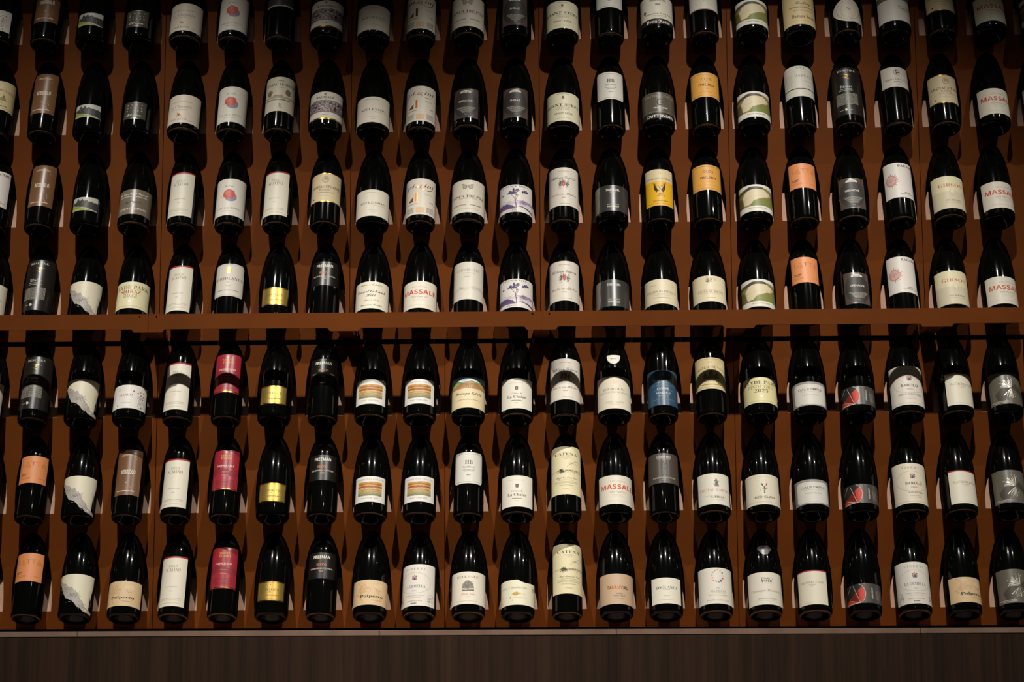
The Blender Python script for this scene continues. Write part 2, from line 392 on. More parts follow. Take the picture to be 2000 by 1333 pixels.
l.F(.4, .7, 'SILVER')
for s, us, f in (('JOHN', (-.45, -.17, .12, .42), .82), ('DUVAL', (-.45, -.24, -.02, .20, .42), .64), ('WINES', (-.45, -.22, .0, .22, .43), .46)):
    for ch, u in zip(s, us): l.T(ch, u, f, .085 if ch != 'I' else .03, .075, 'b', '#DDD2BC')
l.T('Eligo', -.03, .22, .9, .15, 'c', '#E6DCC6')
l = des('CHAPELLE', 'bottle with wide off-white label, faint script and small orange emblem', Lab('B', 16, 86, 80, '#DED2BE'))
l.G(-.05, .74, 1.3, .03, LG).T('Le Chapouin', -.05, .58, 1.3, .10, 'i', '#9A8E78').G(-.1, .47, 1.1, .022, LG).T('SAINT JEANNE', -.12, .13, 1.0, .065, 'r', '#6B5F4C').G(.6, .1, .2, .03, LG)
l.E(-.08, .29, 3.2, 4.2, 'COPPER', wob=.3).E(-.0, .35, 1.3, 2, '#F2E4C8').L([(-.22, .36), (-.2, .28), (-.22, .22)], 1.2, '#5A4632').L([(-.02, .31), (.02, .24), (.06, .2)], 1.2, '#C8803A')
l = des('SHELL', 'bottle with white label showing a red cockle shell', Lab('A', 21, 109, 80, '#E6DFD0', seed=4))
l.T('Be Mine', 0, .80, .62, .04, 'r', GR).T('COLLE E WINES', 0, .20, 1.45, .045, 'r', GR).G(0, .12, .8, .012, LG)
l.E(.14, .50, 15, 13, '#938CA2').E(.0, .58, 15.5, 14.5, '#CF5B49', wob=.05).E(-.08, .60, 9, 7, '#DE7563', wob=.1).S(.0, .57, .16, .05, 34, .5, ['#B8402F', '#E58C78', '#A83A30'], 7, ang=.5)
l = des('W6', 'bottle with high dark grey label edged in white below', Lab('A', 95, 61, 62, '#4A463E'))
l.R(-.9, 0, .9, .07, '#BDB5A4').G(0, .5, .8, .04, '#777064')
l = des('FRANC', 'bottle with sepia label of trees and a small crest', Lab('A', 53, 106, 80, '#DACFB6', seed=8))
l.T('FRANC LE MAINE', .08, .78, 1.75, .075, 'b', '#4A4030').G(.12, .885, .45, .02).G(.15, .69, .3, .02).G(-.02, .335, 1.6, .03, '#5F5645')
l.E(-.6, .56, 8.5, 8, '#8F8060', wob=.15).E(-.62, .50, 6, 6, '#76694C', wob=.15).E(.62, .56, 8, 10, '#7E735A', wob=.15).R(-.98, .38, .98, .43, '#B2A182').P([(-.4, .43), (-.3, .47), (.2, .47), (.35, .43)], '#A08E70').S(.12, .19, .05, .03, 26, .6, ['#4A4030', '#6B604C'], 3).L([(-.08, .11), (.1, .12), (.3, .1)], .5, '#6B604C')
l = des('RADIFALA', 'bottle with white label, purple stone mosaic and gold edge', Lab('B', 23, 84, 80, '#E3DACB', seed=5))
l.R(-1, .26, 1, .70, '#7A6A70')
for i in range(64):
    u = l.rnd.uniform(-.98, .98); f = l.rnd.uniform(.30, .66); a = l.rnd.uniform(2.2, 5.5); c = l.rnd.choice(['#8E7C82', '#6D5A66', '#A08C8A', '#5E4A48', '#8A6A58', '#70688A', '#7C5A50', '#4A3A3A'])
    l.E(u, f, a+.7, a+.5, '#CFC4BA', 11, .25).E(u, f, a, a-.2, c, 11, .25)
l.R(-1, 0, 1, .05, 'GOLD').T('RADIFALÀ', 0, .80, 1.1, .075, 'b', '#4F463C').T('YIRRA', .0, .165, .42, .035, 'r', GR).R(-.07, .88, .07, .95, '#B9702E').E(.62, .42, 5, 6, '#4F3524', wob=.2)
l = des('REFLEX', 'bottle with plain ecru label and one spaced serif word', Lab('B', 12, 78, 80, '#E2D8C4'))
l.T('RÉFLEXION', .06, .50, 1.45, .075, 'r', '#5B5344').G(.0, .89, .9, .02, LG).G(.5, .41, .7, .018, LG).G(.1, .22, .55, .015, LG).G(.12, .14, .3, .012, LG)
l = des('PIZZINI', 'bottle with white label, copper swash lettering and copper triangle', Lab('A', 19, 107, 80, '#E4DAC8'))
l.T('pi', -.62, .80, .5, .10, 'i', '#5B4636').T('zz', -.04, .80, .42, .10, 'i', 'COPPER').T('ini', .55, .80, .62, .10, 'i', '#6B3B28').L([(-.35, .755), (-.05, .75), (.2, .70), (.42, .66), (.62, .67), (.8, .72)], 1.3, 'COPPER').L([(-.85, .66), (-.8, .73), (-.75, .77)], .8, '#5B4636')
l.P([(-.78, .36), (-.45, .36), (-.45, .50)], '#8A4A22').R(-.31, .36, -.17, .60, 'COPPER').R(-.25, .05, .32, .20, '#E7BC94').T('ROSÉ', .55, .565, .45, .035, 'r', LG).G(-.5, .30, .7, .014).G(.75, .36, .2, .02)
for f in (.07, .10, .13, .16, .19): l.G(-.62, f, .45, .012).G(.66, f, .4, .012)
def tonic(key, word, desc):
    l = des(key, desc, Lab('B', 23, 89, 48, '#55453D'))
    l.E(0, .48, 33, 41, '#36332E', 36)
    l.P([(-.36, .86)]+[(.36*math.cos(a), .86+.09*math.sin(a)) for a in [math.pi*(1-k/10) for k in range(11)]]+[(.36, .86)], '#DED5C4')
    l.T('TONIC', 0, .888, .46, .05, 'r', '#3A352E').T(word, 0, .58, .85 if len(word) > 6 else .62, .06, 'x', '#EAE1D0')
    for k, f in enumerate((.36, .325, .29, .255, .22, .185)): l.G(0.05, f, 1.15-.13*k, .014, '#BDB4A4')
    l.T('75CL', .05, .115, .2, .03, 's', '#D8CFBE')
tonic('TONIC', 'GRENACHE', 'bottle with dark brown label, black disc and eight-letter white word')
tonic('TONICS', 'SHIRAZ', 'bottle with dark brown label, black disc and six-letter white word')
l = des('GIANT', 'bottle with large pale yellow label and broad dark serif lettering', Lab('B', 11, 86, 80, '#E3DAB8', seed=3))
l.T('GIANT STEPS', 0, .565, 1.82, .09, 'b', '#3B362B').T('APPLEJACK', 0, .48, .8, .045, 'r', '#9A916F').T('VINEYARD', 0, .41, .8, .045, 'r', '#9A916F').T('PINOT NOIR', .02, .26, 1.12, .065, 's', '#3B362B').G(0, .95, .75, .014).G(0, .1, .9, .01, LG)
l.E(.0, .84, 2.2, 3.2, '#6A6048', wob=.2).S(0, .82, .045, .035, 34, .6, ['#3B362B', '#5A523F'], 3)
l = des('HB', 'bottle with high rounded white label and two large initials', Lab('A', 80, 84, 60, '#DDD7CA', cr=7))
l.F(4.5, .55, '#6B655A', 4).T('HB', .03, .68, .52, .13, 'b', '#4A443A').T('Hart Bower', .03, .53, .78, .06, 'b', '#5C554A').G(.03, .43, .8, .018).G(.03, .39, .55, .018).G(.03, .27, .25, .03)
l = des('CRITT', 'bottle with grey-brown label, bold C emblem and black band', Lab('B', 16, 79, 80, '#5B5347'))
l.R(-1, 0, 1, .21, '#25221E').T('CRI DE COEUR', 0, .86, 1.7, .07, 's', '#9A907E').O(.0, .62, 9, 10.5, 3.0, '#1D1B18', 26, .75, 5.55).R(.02, .585, .24, .635, '#1D1B18').T('PINOT NOIR', .03, .40, .85, .055, 'x', '#E8E0D0').T('2022', .03, .34, .3, .04, 's', '#CFC6B4').G(0, .255, 1.4, .02, '#8C8373').T('CRITTENDEN', .0, .085, 1.6, .095, 'x', '#F2EADA')
l = des('CLOS', 'bottle with high orange-yellow label framed by thin line', Lab('A', 84, 75, 72, '#E8A94E', cr=2))
l.F(5, .6, '#5A4020', 3).L([(-.72, .20), (.72, .20)], .4, '#7A5A28').T('CLOS', .02, .73, .72, .095, 's', '#4A3214').T('DU', .02, .64, .12, .035, 's', '#6A5024').T('miLieu', .02, .51, 1.05, .12, 'x', '#4A3214').T('2021', .05, .34, .22, .04, 's', '#9A7434')
l = des('FIELD', 'bottle with painted label of cream cliff, hedge and olive field', Lab('B', 17, 78, 80, '#E6DFD0', seed=9))
l.P([(-1, .20), (-1, .80), (-.6, .88), (0, .90), (.6, .88), (1, .80), (1, .20)], '#8C8148').P([(-1, .78), (-.75, .84), (-.45, .92), (0, .93), (.4, .90), (.42, .82), (.0, .84), (-.4, .82), (-.75, .74), (-1, .68)], '#4E4840')
l.P([(-.72, .24), (-.82, .58), (-.62, .76), (-.3, .82), (.42, .82), (.86, .66), (.7, .56), (.4, .52), (.15, .46), (-.2, .40), (-.42, .26)], '#DECFAB').P([(-.45, .20), (-.25, .36), (.1, .46), (.5, .46), (.85, .40), (1, .36), (1, .20)], '#7F8642')
l.P([(-1, .20), (-1, .62), (-.86, .58), (-.78, .26), (-.7, .2)], '#6A6238').S(.8, .60, .08, .04, 40, .4, ['#5A5434', '#A89A60', '#6B6A3A'], 3, ang=.3).S(-.86, .45, .06, .12, 30, .7, ['#4A4530', '#8C8148'], 4).L([(-.7, .5), (-.2, .56), (.5, .60)], .4, '#C9B994').G(.03, .12, 1.1, .03, '#A39B8A')
l = des('ASSYR', 'bottle with grey-white label split by one dark curved line', Lab('A', 83, 96, 80, '#DCD5C5'))
l.R(-1, .232, 1, .258, K).T('ASSYRTIKO', .30, .66, 1.38, .08, 'r', '#8C8676').T('VVL', .05, .92, .7, .055, 'r', '#8C8676').G(.5, .5, .6, .018, LG).G(.62, .36, .4, .018, LG)
for k in range(9): l.G(-.72, .34+.045*k, .35, .012, LG)
l = des('RESCHKE', 'bottle with tall black label and gold line-drawn bull', Lab('A', 26, 145, 80, '#23201C', seed=6))
l.T('RESCHKE', .0, .93, 1.2, .038, 'r', '#D4CCBC').L([(-.48, .85), (-.27, .865), (-.02, .84), (.42, .835)], 1.3, 'GOLD').L([(.02, .838), (.04, .79)], 1.2, 'GOLD').L([(-.6, .77), (-.5, .745), (-.45, .775), (-.2, .80), (.12, .748)], 1.3, 'GOLD')
l.T('Vitulus', -.12, .60, .8, .065, 'c', '#E2DACA').G(-.12, .54, .8, .012, '#CFC7B6').G(-.12, .51, .9, .011, '#CFC7B6').E(-.22, .105, 3.6, 4.2, '#DDD5C4', 9, .2).G(-.5, .10, .25, .008, '#BDB5A4').G(.08, .10, .25, .008, '#BDB5A4')
for k in range(13): l.G(-.52, .44-.0185*k, .5, .009, '#B9B1A0').G(.18, .44-.0185*k, .85, .009, '#B9B1A0')
l = des('TERRE', 'bottle with short high grey label and round black emblem', Lab('A', 109, 62, 66, '#D9D0C0'))
l.O(.03, .73, 8, 9, .8, K).E(-.02, .79, 2, 2.3, K, wob=.2).E(.0, .68, 2, 2.3, K, wob=.2).E(.11, .72, 2.2, 2.2, K, wob=.2).T('TERRE·DEL·GUFO', .03, .37, 1.6, .065, 'r', '#5A5142').G(.05, .25, .55, .045).G(.08, .12, .22, .035, LG)
l = des('ANNE', 'bottle with beige label, gold edges and round crest', Lab('A', 59, 86, 80, '#DEC9A2', seed=2))
l.R(-1, .972, 1, 1, 'GOLD').R(-1, 0, 1, .028, 'GOLD').O(.02, .77, 8.5, 9, .9, '#8A7654').S(.02, .78, .09, .05, 60, .7, ['#4A3B28', '#8A7654', '#B79A6A'], 4).E(.02, .72, 5, 3.2, '#D9C6A0').T('CHATEAU STE ANNE', .02, .52, 1.78, .085, 'b', '#4A3B28').T('BANDOL', .03, .415, .78, .07, 'r', '#8A7654').G(.05, .33, 1.1, .014).E(-.72, .13, 2, 2.4, '#7A2A20', wob=.3)
l.G(.05, .22, .9, .01, LG)
l = des('MASSALE', 'bottle with cream label and bold red capital lettering', Lab('B', 20, 77, 80, '#E7DDC9'))
l.T('KOOYONG', 0, .79, .9, .055, 's', '#B4AA94').T('MASSALE', 0, .60, 1.8, .155, 'X', '#CC4426').T('2024 Pinot Noir', .02, .425, 1.0, .055, 'i', '#8F8570').L([(-.35, .33), (.35, .33)], .35, LG).L([(-.35, .28), (.35, .28)], .35, LG).L([(-.75, .12), (.75, .12)], .35, LG)
l = des('CONCA', 'bottle with ivory-white label and two small oval shells', Lab('B', 20, 96, 80, '#DDD2BE', seed=7))
for sx in (-1, 1): l.E(.17*sx, .79, 5.6, 6.8, '#6F6654', 16, rot=.4*sx).E(.17*sx, .79, 4.4, 5.4, '#B5AA92', 14, rot=.4*sx).O(.17*sx, .79, 3, 3.8, .5, '#7A705C', 18).L([(.2*sx, .86), (.34*sx, .88), (.28*sx, .84), (.38*sx, .85)], 1.0, '#5A5142')
l.T('CONCA TRE PILE', 0, .50, 1.85, .075, 'b', '#4A4435').T('BARBERA D’ALBA', .02, .435, 1.1, .03, 'r', '#C07A6A').G(-.45, .235, .75, .026).G(.48, .235, .6, .026).G(0, .12, 1.3, .01, LG)
l = des('PORTA', 'bottle with cream label over black band of blackletter', Lab('B', 21, 88, 80, '#E4DCC8', seed=2))
l.R(-1, 0, 1, .19, '#1F1C19').T('Porta Rossa', .04, .092, 1.42, .105, 'f', '#F0E8D8').T('Diamantale Porta Rossa', .08, .37, 1.6, .05, 'b', '#4A443A').G(.1, .29, .9, .016).G(.1, .245, .7, .012, LG).E(-.74, .46, 4, 5.4, '#5A5346', 10, .25).G(.05, .70, .3, .06).T('DIAMANTALE', .05, .86, 1.0, .07, 'b', '#4A443A')
l = des('W15', 'bottle with plain high white label and brown lower edge', Lab('A', 70, 62, 72, '#DAD2C4', seed=3))
l.R(-.95, 0, .95, .035, '#8A6A4A').S(.0, .5, .3, .15, 50, .5, ['#B9AE9C', '#C9C0B0'], 7).G(.3, .6, .5, .03, LG)
l = des('LOR', 'bottle with golden-beige label, flowing script and blackletter name', Lab('B', 15, 98, 80, '#E0C896'))
l.E(.1, .87, 1.5, 1.9, '#5A2A1C', wob=.2).T('Riesling', .1, .70, .95, .10, 'c', '#5A4528').G(-.3, .55, .8, .035, '#8A744C').G(.45, .55, .6, .035, '#8A744C').G(.1, .45, 1.2, .025, '#A58E62').T('Gustave Lorentz', .12, .26, 1.45, .10, 'f', '#4A3820').L([(-.8, .12), (.8, .12)], .4, '#A58E62')
l = des('ROUND', 'bottle with round cream label ringed by tiny letters', Lab('A', 27, 73, 66, '#DDD3C0', shape=[(.93*math.cos(2*math.pi*k/40), .5+.5*math.sin(2*math.pi*k/40)) if not 33 <= k <= 38 else ((.55, .01), (.75, .01), (.86, .03), (.90, .08), (.92, .2), (.93, .3))[k-33] for k in range(40)]))
for rr in (22, 19): l.O(0, .5, rr, rr*1.1, .35, '#9A8F7C', 40)
for k in range(44):
    if k % 11 != 0:
        a = 2*math.pi*k/44; x, y = 27.5*math.cos(a)/37, .5+29.5*math.sin(a)/73
        l.L([(x-.022*math.cos(a+1.57), y), (x+.022*math.cos(a+1.57), y+.0)], 1.9, '#6A6152') if abs(math.sin(a)) > .7 else l.L([(x, y-.012), (x, y+.014)], 2.0, '#6A6152')
l.T('TNE', .0, .55, .3, .045, 'b', '#6A6152', rot=-.5)
l = des('PHOTO', 'bottle with greyish white label under a dark photo strip', Lab('B', 24, 90, 80, '#DAD3C8', seed=3))
l.R(-1, .74, 1, .93, '#6B6450').S(.0, .83, .5, .04, 80, 1.0, ['#4A4638', '#8A826A', '#9A9278'], 6, ang=.1).T('BRUNO PAILLET', .42, .50, .7, .045, 'r', GR).G(.45, .43, .7, .03).G(.5, .37, .55, .022, LG)
# --- third and fourth row
l = des('CHAMP', 'bottle with taupe label, white script and pale capitals', Lab('B', 24, 73, 80, '#7A6D5D', seed=3))
l.T('La Tour Saint Vincent', 0, .83, 1.6, .10, 'c', '#EFE6D4').G(0, .705, 1.6, .03, '#DCCFB4').S(0, .47, .26, .035, 70, .7, ['#453D31', '#3A342B', '#5A5042'], 4).E(-.03, .46, 2, 2.5, '#E8DCC0', wob=.3).T('SAUMUR CHAMPIGNY', 0, .215, 1.6, .08, 'b', '#EAE0CC').L([(-.85, .10), (.85, .10)], .5, '#A8997C').L([(-.85, .06), (.85, .06)], .5, '#A8997C')
l = des('SCAVINO', 'bottle with tall narrow cream label and red top edge', Lab('A', 21, 130, 56, '#E6DEC9'))
l.R(-.9, .968, .9, 1, '#A8202A').T('PAOLO', 0, .80, .58, .05, 'r', '#8F8368').T('SCAVINO', 0, .728, .98, .07, 'r', '#857A60').G(0, .385, .8, .014, LG).G(0, .30, .2, .014, LG).G(0, .155, 1.3, .010, LG).G(0, .125, 1.3, .010, LG).G(0, .065, 1.2, .008, LG)
l = des('TREE', 'bottle with watercolour label of a purple tree', Lab('B', 20, 81, 80, '#E4DCD2', seed=11))
l.P([(-1, .36), (-.5, .38), (.1, .35), (.6, .42), (1, .40), (1, .31), (.3, .30), (-1, .31)], '#CDBFCE').P([(.15, .37), (.5, .42), (1, .40), (1, .34), (.4, .33)], '#A888A6').P([(-1, .14), (-1, .28), (-.75, .32), (-.5, .31), (-.2, .24), (.0, .15)], '#544A6C').P([(-1, .12), (-1, .17), (-.5, .18), (-.1, .15), (.05, .12)], '#74527C').P([(.1, .20), (.4, .18), (.75, .11), (1, .03), (1, .10), (.6, .19), (.3, .22)], '#5A4E6C')
l.S(-.55, .24, .2, .04, 40, .5, ['#6B5F8E', '#3F3656', '#8A7AA8'], 5, ang=.1, aj=.15).S(.55, .29, .22, .04, 60, .5, ['#7A6A92', '#B5A4C0', '#5A4E6C', '#DCD0DC'], 5, ang=-.15, aj=.2).S(0, .40, .4, .02, 40, .4, ['#A998B8', '#8A7A9C'], 6, ang=.05, aj=.1)
l.L([(.03, .13), (.02, .28), (-.02, .40), (-.06, .52)], 2.4, '#7A4A6C').L([(-.02, .42), (.10, .55), (.16, .64)], 1.3, '#6E4666').L([(-.04, .48), (-.2, .60), (-.28, .66)], 1.2, '#6E4666').L([(0, .50), (.02, .60), (-.05, .70)], 1.0, '#6E4666')
for i in range(26): l.E(l.rnd.gauss(-.14, .19), l.rnd.gauss(.73, .05), l.rnd.uniform(2, 4.4), l.rnd.uniform(1.6, 3.6), l.rnd.choice(['#3F3656', '#554A72', '#4A3F66', '#6B5F8E']), 9, .3)
for i in range(10): l.E(l.rnd.gauss(.56, .1), l.rnd.gauss(.76, .03), l.rnd.uniform(2, 3.6), l.rnd.uniform(1.6, 3), l.rnd.choice(['#3F3656', '#5B4E78']), 8, .3)
l.S(.6, .36, .2, .05, 34, .9, ['#7A5A86', '#5A4A70', '#C9B4CC'], 5, ang=.2).T('FIONA HILL', 0, .945, 1.6, .05, 'r', '#7A7282').T('NAMAS', -.25, .065, .62, .045, 'r', '#7A7282')
l = des('LAGR', 'bottle with white chateau label, script lines and red shield', Lab('A', 41, 114, 80, '#E3DACA', seed=6))
l.G(.0, .905, .75, .02, '#C09A86').T('Château', -.42, .745, .8, .075, 'c', '#4F463A').T('Lagrein', .42, .745, .75, .075, 'c', '#4F463A').T('Moulis en', -.42, .31, .85, .065, 'c', '#8D6F5F').T('Médoc', .45, .31, .75, .065, 'c', '#8D6F5F').G(0, .215, .3, .022, '#C87A6A').G(.12, .06, .75, .018, LG)
l.S(-.22, .565, .06, .045, 60, .8, ['#5A5346', '#7A7262', '#3F382E'], 4).S(.22, .565, .06, .045, 60, .8, ['#5A5346', '#7A7262', '#3F382E'], 4).P([(-.11, .63), (.11, .63), (.11, .54), (.0, .495), (-.11, .54)], '#C03028').T('C', 0, .57, .09, .05, 'b', '#E8C8B8').S(0, .66, .06, .012, 14, .6, ['#5A5346'], 3)
l = des('TARRA', 'bottle with charcoal label, grey side strip and small white lettering', Lab('B', 21, 76, 86, '#3A3733', seed=3))
l.P([(-1.05, 0), (-1.05, 1), (-.72, 1), (-.76, .6), (-.74, .3), (-.8, 0)], '#8D857B').L([(-.62, 0), (-.62, 1)], .3, '#5A564E').L([(.74, 0), (.74, 1)], .3, '#5A564E').T('TARRAWARRA', .05, .815, .82, .085, 'b', '#F2EADC').T('ESTATE', .05, .73, .36, .03, 'x', '#CFC6B6').T('2021 RESERVE', .05, .255, .74, .045, 'x', '#BDB4A4').T('YARRA VALLEY', .05, .17, .74, .055, 'x', '#F0E8DA')
for k in range(4): l.L([(.83+.05*k, .08), (.83+.05*k, .72-.05*k)], .6, '#7A746A')
l = des('POGGIO', 'bottle with vivid yellow label, cream top and winged black emblem', Lab('A', 39, 108, 64, '#EDB51F', seed=5))
l.R(-.95, .665, .95, 1, '#E3CFA4').O(.03, .90, 3.4, 4, .6, '#8A6A2A', 18).T('POGGIO ANIMA', .0, .745, 1.55, .055, 's', '#6B5325').G(.05, .13, 1.0, .025, '#9A7620').L([(-.8, .06), (.8, .06)], .5, '#9A7620')
for sx in (-1, 1):
    l.P([(sx*.10, .42), (sx*.22, .36), (sx*.36, .44), (sx*.40, .54), (sx*.30, .62), (sx*.30, .55), (sx*.22, .50)], '#33260F')
    for k in range(4): l.L([(sx*(.2+.06*k), .50+.02*k), (sx*(.26+.06*k), .60+.015*k)], .9, '#5A4514')
l.E(.0, .47, 5, 6.5, '#EFD9A0', wob=.08).S(.0, .46, .07, .04, 30, .7, ['#33260F'], 3).S(.02, .31, .08, .02, 26, .5, ['#6A4F14'], 4).E(.28, .27, 3, 2.2, '#B98A20', wob=.3).G(-.08, .265, .25, .014, '#6A4F14')
l = des('LATTA', 'bottle with high orange label and faint large lettering', Lab('A', 88, 73, 62, '#E8935A'))
l.T('LATTA', .05, .70, 1.5, .17, 's', '#CC7D48').G(-.52, .33, .45, .03, '#5A3A22').G(-.55, .275, .32, .028, '#5A3A22').G(-.4, .20, .7, .016, '#B86F3C').G(-.4, .155, .6, .016, '#B86F3C').G(.6, .17, .35, .016, '#B86F3C')
l.P([(-.28, .76), (-.16, .56), (-.40, .56)], '#D98550').P([(.66, .78), (.78, .58), (.54, .58)], '#D98550')
l = des('BACARO', 'bottle with white label and pink rayed sun', Lab('A', 57, 103, 68, '#E6DDD2', seed=12))
for k in range(13):
    a = R_(-100+17*k); c, s_ = math.cos(a), math.sin(a); ux, uf = -.58, .50
    r1, r2 = 13.5, 23 if k % 2 else 19
    p = [(ux+(r1*math.cos(a+.13))/37, uf+r1*math.sin(a+.13)/103), (ux+r2*c/37, uf+r2*s_/103), (ux+(r1*math.cos(a-.13))/37, uf+r1*math.sin(a-.13)/103)]
    l.P(p, '#C4867E')
l.E(-.58, .50, 14, 15, '#C98E86', 26).E(-.58, .50, 11.5, 12.5, '#DDB6AC', 24).S(-.58, .50, .12, .05, 110, .6, ['#B86E68', '#C98E86'], 2.2).T('BACARO', .42, .915, .98, .06, 'b', '#4A443C').G(.45, .145, .4, .02, '#8A7A70').G(.38, .105, .9, .018, '#A08E84')
l = des('GIBSON', 'bottle with two-tone ivory label and spaced red serif name', Lab('B', 20, 95, 80, '#E8DDB4'))
l.R(-1, 0, 1, .53, '#D9CCAE').T('GIBSON', .0, .72, 1.45, .10, 'r', '#C4583A').O(.02, .50, 7.5, 9, .6, '#D4A08C', 24).E(.02, .54, 5, 5, '#EFE2BC').T('THE DIRTMAN', .06, .25, .98, .045, 'r', '#4A4335').G(.06, .18, .95, .018, LG)
l = des('CLYDE', 'bottle with ivory label, stacked serif capitals and red second line', Lab('B', 26, 76, 80, '#EAE0B4'))
l.T('CLYDE PARK', 0, .79, 1.85, .135, 'r', '#3F3A2E').T('SHIRAZ', 0, .63, 1.22, .13, 'r', '#B8432E').T('2022', 0, .47, .82, .12, 'r', '#8D8668').P([(0, .19), (-.09, .27), (-.06, .31), (0, .285), (.06, .31), (.09, .27)], '#FAF4E0').G(0, .08, 1.4, .014, LG)
l = des('CLYDEPG', 'bottle with ivory label, stacked capitals and a year below', Lab('B', 26, 70, 80, '#E8DBA4'))
l.T('CLYDE PARK', 0, .80, 1.8, .13, 'r', '#3F3A2E').T('PINOT GRIS', 0, .63, 1.5, .13, 'r', '#96885A').T('2025', 0, .47, .82, .13, 'r', '#3F3A2E').P([(0, .17), (-.09, .26), (-.06, .30), (0, .275), (.06, .30), (.09, .26)], '#FAF4E0').G(0, .07, 1.4, .014, LG)
l = des('WOOD', 'bottle with scalloped silver-grey label and round gold emblem', Lab('A', 62, 93, 68, '#DCD4C6', cr=8))
l.F(2.6, .6, '#A58E52', 6).E(.02, .80, 8.5, 9, 'GOLD').O(-.02, .80, 5, 6, .9, '#E6DCC4', 20).O(.1, .82, 3.5, 5, .7, '#E6DCC4', 18).T('WOODLANDS', .0, .54, 1.75, .085, 'r', '#5F5547').G(0, .43, .22, .02, LG).G(0, .32, .35, .028, '#C9B88C').G(0, .18, 1.5, .018)
l = des('APOGEE', 'bottle with small rectangular gold label', Lab('B', 33, 49, 52, 'LGOLD'))
l.F(.2, 2.2, 'GOLD').F(3.2, .5, '#7A6230').T('APOGÉE', .0, .58, 1.05, .12, 'r', '#7A6230').E(0, .84, 1.2, 1.2, '#8A6E30').G(0, .45, .1, .05, '#8A6E30').G(0, .28, 1.0, .05, '#8A6E30')
l = des('FREEMAN', 'bottle with black label, pale capitals and orange middle word', Lab('A', 91, 68, 60, '#191612'))
l.T('FREEMAN', 0, .825, 1.08, .11, 'X', '#EFE5D0').T('SECCO', 0, .53, .65, .08, 'X', '#D9793A').T('RONDINELLA CORVINA', 0, .385, 1.42, .055, 'x', '#CFC6B4').T('2018', 0, .285, .28, .055, 'x', '#E9A27A')
l = des('CANDLE', 'bottle with cream label written entirely in black handwriting', Lab('B', 20, 77, 80, '#E9DFC8'))
l.T('Lannon Deputy', 0, .885, 1.3, .06, 'c', '#332E26').T('Candlebark', 0, .65, 1.65, .11, 'c', '#2A251E').T('Hill', .0, .50, .62, .12, 'c', '#2A251E').T('Pinot Noir', .05, .315, .88, .06, 'c', '#4A443A').T('Macedon Ranges', .03, .14, 1.32, .065, 'c', '#3A352C')
l = des('CHOREL', 'bottle with grey-white label and faint mountain sketch', Lab('A', 47, 108, 80, '#DDD5C4', seed=3))
l.T('CHORELITE', 0, .785, 1.5, .07, 'r', '#A59C88').G(.05, .70, .75, .02, LG).G(.0, .645, .5, .016, LG).G(-.05, .60, .4, .022, LG)
for dy in (0, -.035): l.L([(-.98, .24+dy), (-.75, .28+dy), (-.5, .34+dy), (-.42, .33+dy), (-.3, .29+dy), (0, .31+dy), (.3, .35+dy), (.5, .36+dy), (.8, .30+dy), (.98, .26+dy)], .5, '#B5AB96')
l.S(-.45, .30, .12, .02, 26, .4, ['#A59B86', '#C4BBA6'], 5).S(.6, .30, .18, .025, 40, .4, ['#A59B86', '#C4BBA6'], 5)
l = des('CROZES', 'bottle with beige label and one small serif line', Lab('B', 27, 70, 80, '#E5D7B5', seed=3))
l.T('2022', -.5, .76, .33, .05, 'r', '#A8987A').S(.65, .76, .05, .07, 24, .4, ['#A8987A', '#C0B090'], 4).T('CROZES-HERMITAGE', 0, .50, 1.66, .085, 'r', '#7D6F55').G(0, .41, 1.3, .014, LG).G(0, .35, 1.0, .014, LG).G(0, .25, 1.0, .03, '#A8987A').G(0, .10, 1.6, .008, LG)
l = des('RHONE', 'bottle with beige label and mottled brown crest at top', Lab('B', 33, 73, 80, '#E8D9B6', seed=4))
l.S(-.16, .82, .07, .06, 70, .7, ['#6F6048', '#8A7A5C', '#5A4E3A'], 3).S(.05, .82, .05, .05, 30, .6, ['#8A7A5C', '#A8966E'], 3).S(.28, .86, .07, .04, 20, .4, ['#B8A680'], 3).G(0, .45, 1.4, .014, LG).T('CÔTES DU RHÔNE', .04, .38, 1.48, .075, 'r', '#857558').G(.05, .31, 1.1, .01, LG).G(.05, .14, .5, .018, '#A8987A')
l = des('BOURG', 'bottle with off-white label below a white neck shield', Lab('B', 13, 89, 80, '#E6DBC4'),
        Lab('B', 136, 27, 34, '#E9E2D2', shape=[(-.43, 1), (.43, 1), (.45, .8), (.36, .4), (.2, .12), (0, 0), (-.2, .12), (-.36, .4), (-.45, .8)]).G(0, .58, .4, .07))
l.E(.05, .82, 6, 6, '#E9D0AC', wob=.15).T('BOURGOGNE', 0, .60, 1.28, .07, 'r', '#857658').T('HAUTES-CÔTES DE BEAUNE', .0, .50, 1.7, .055, 'r', '#9C8E70').T('COMTE VERNON', 0, .20, 1.1, .045, 'r', '#A59678').G(0, .13, .6, .012, LG)
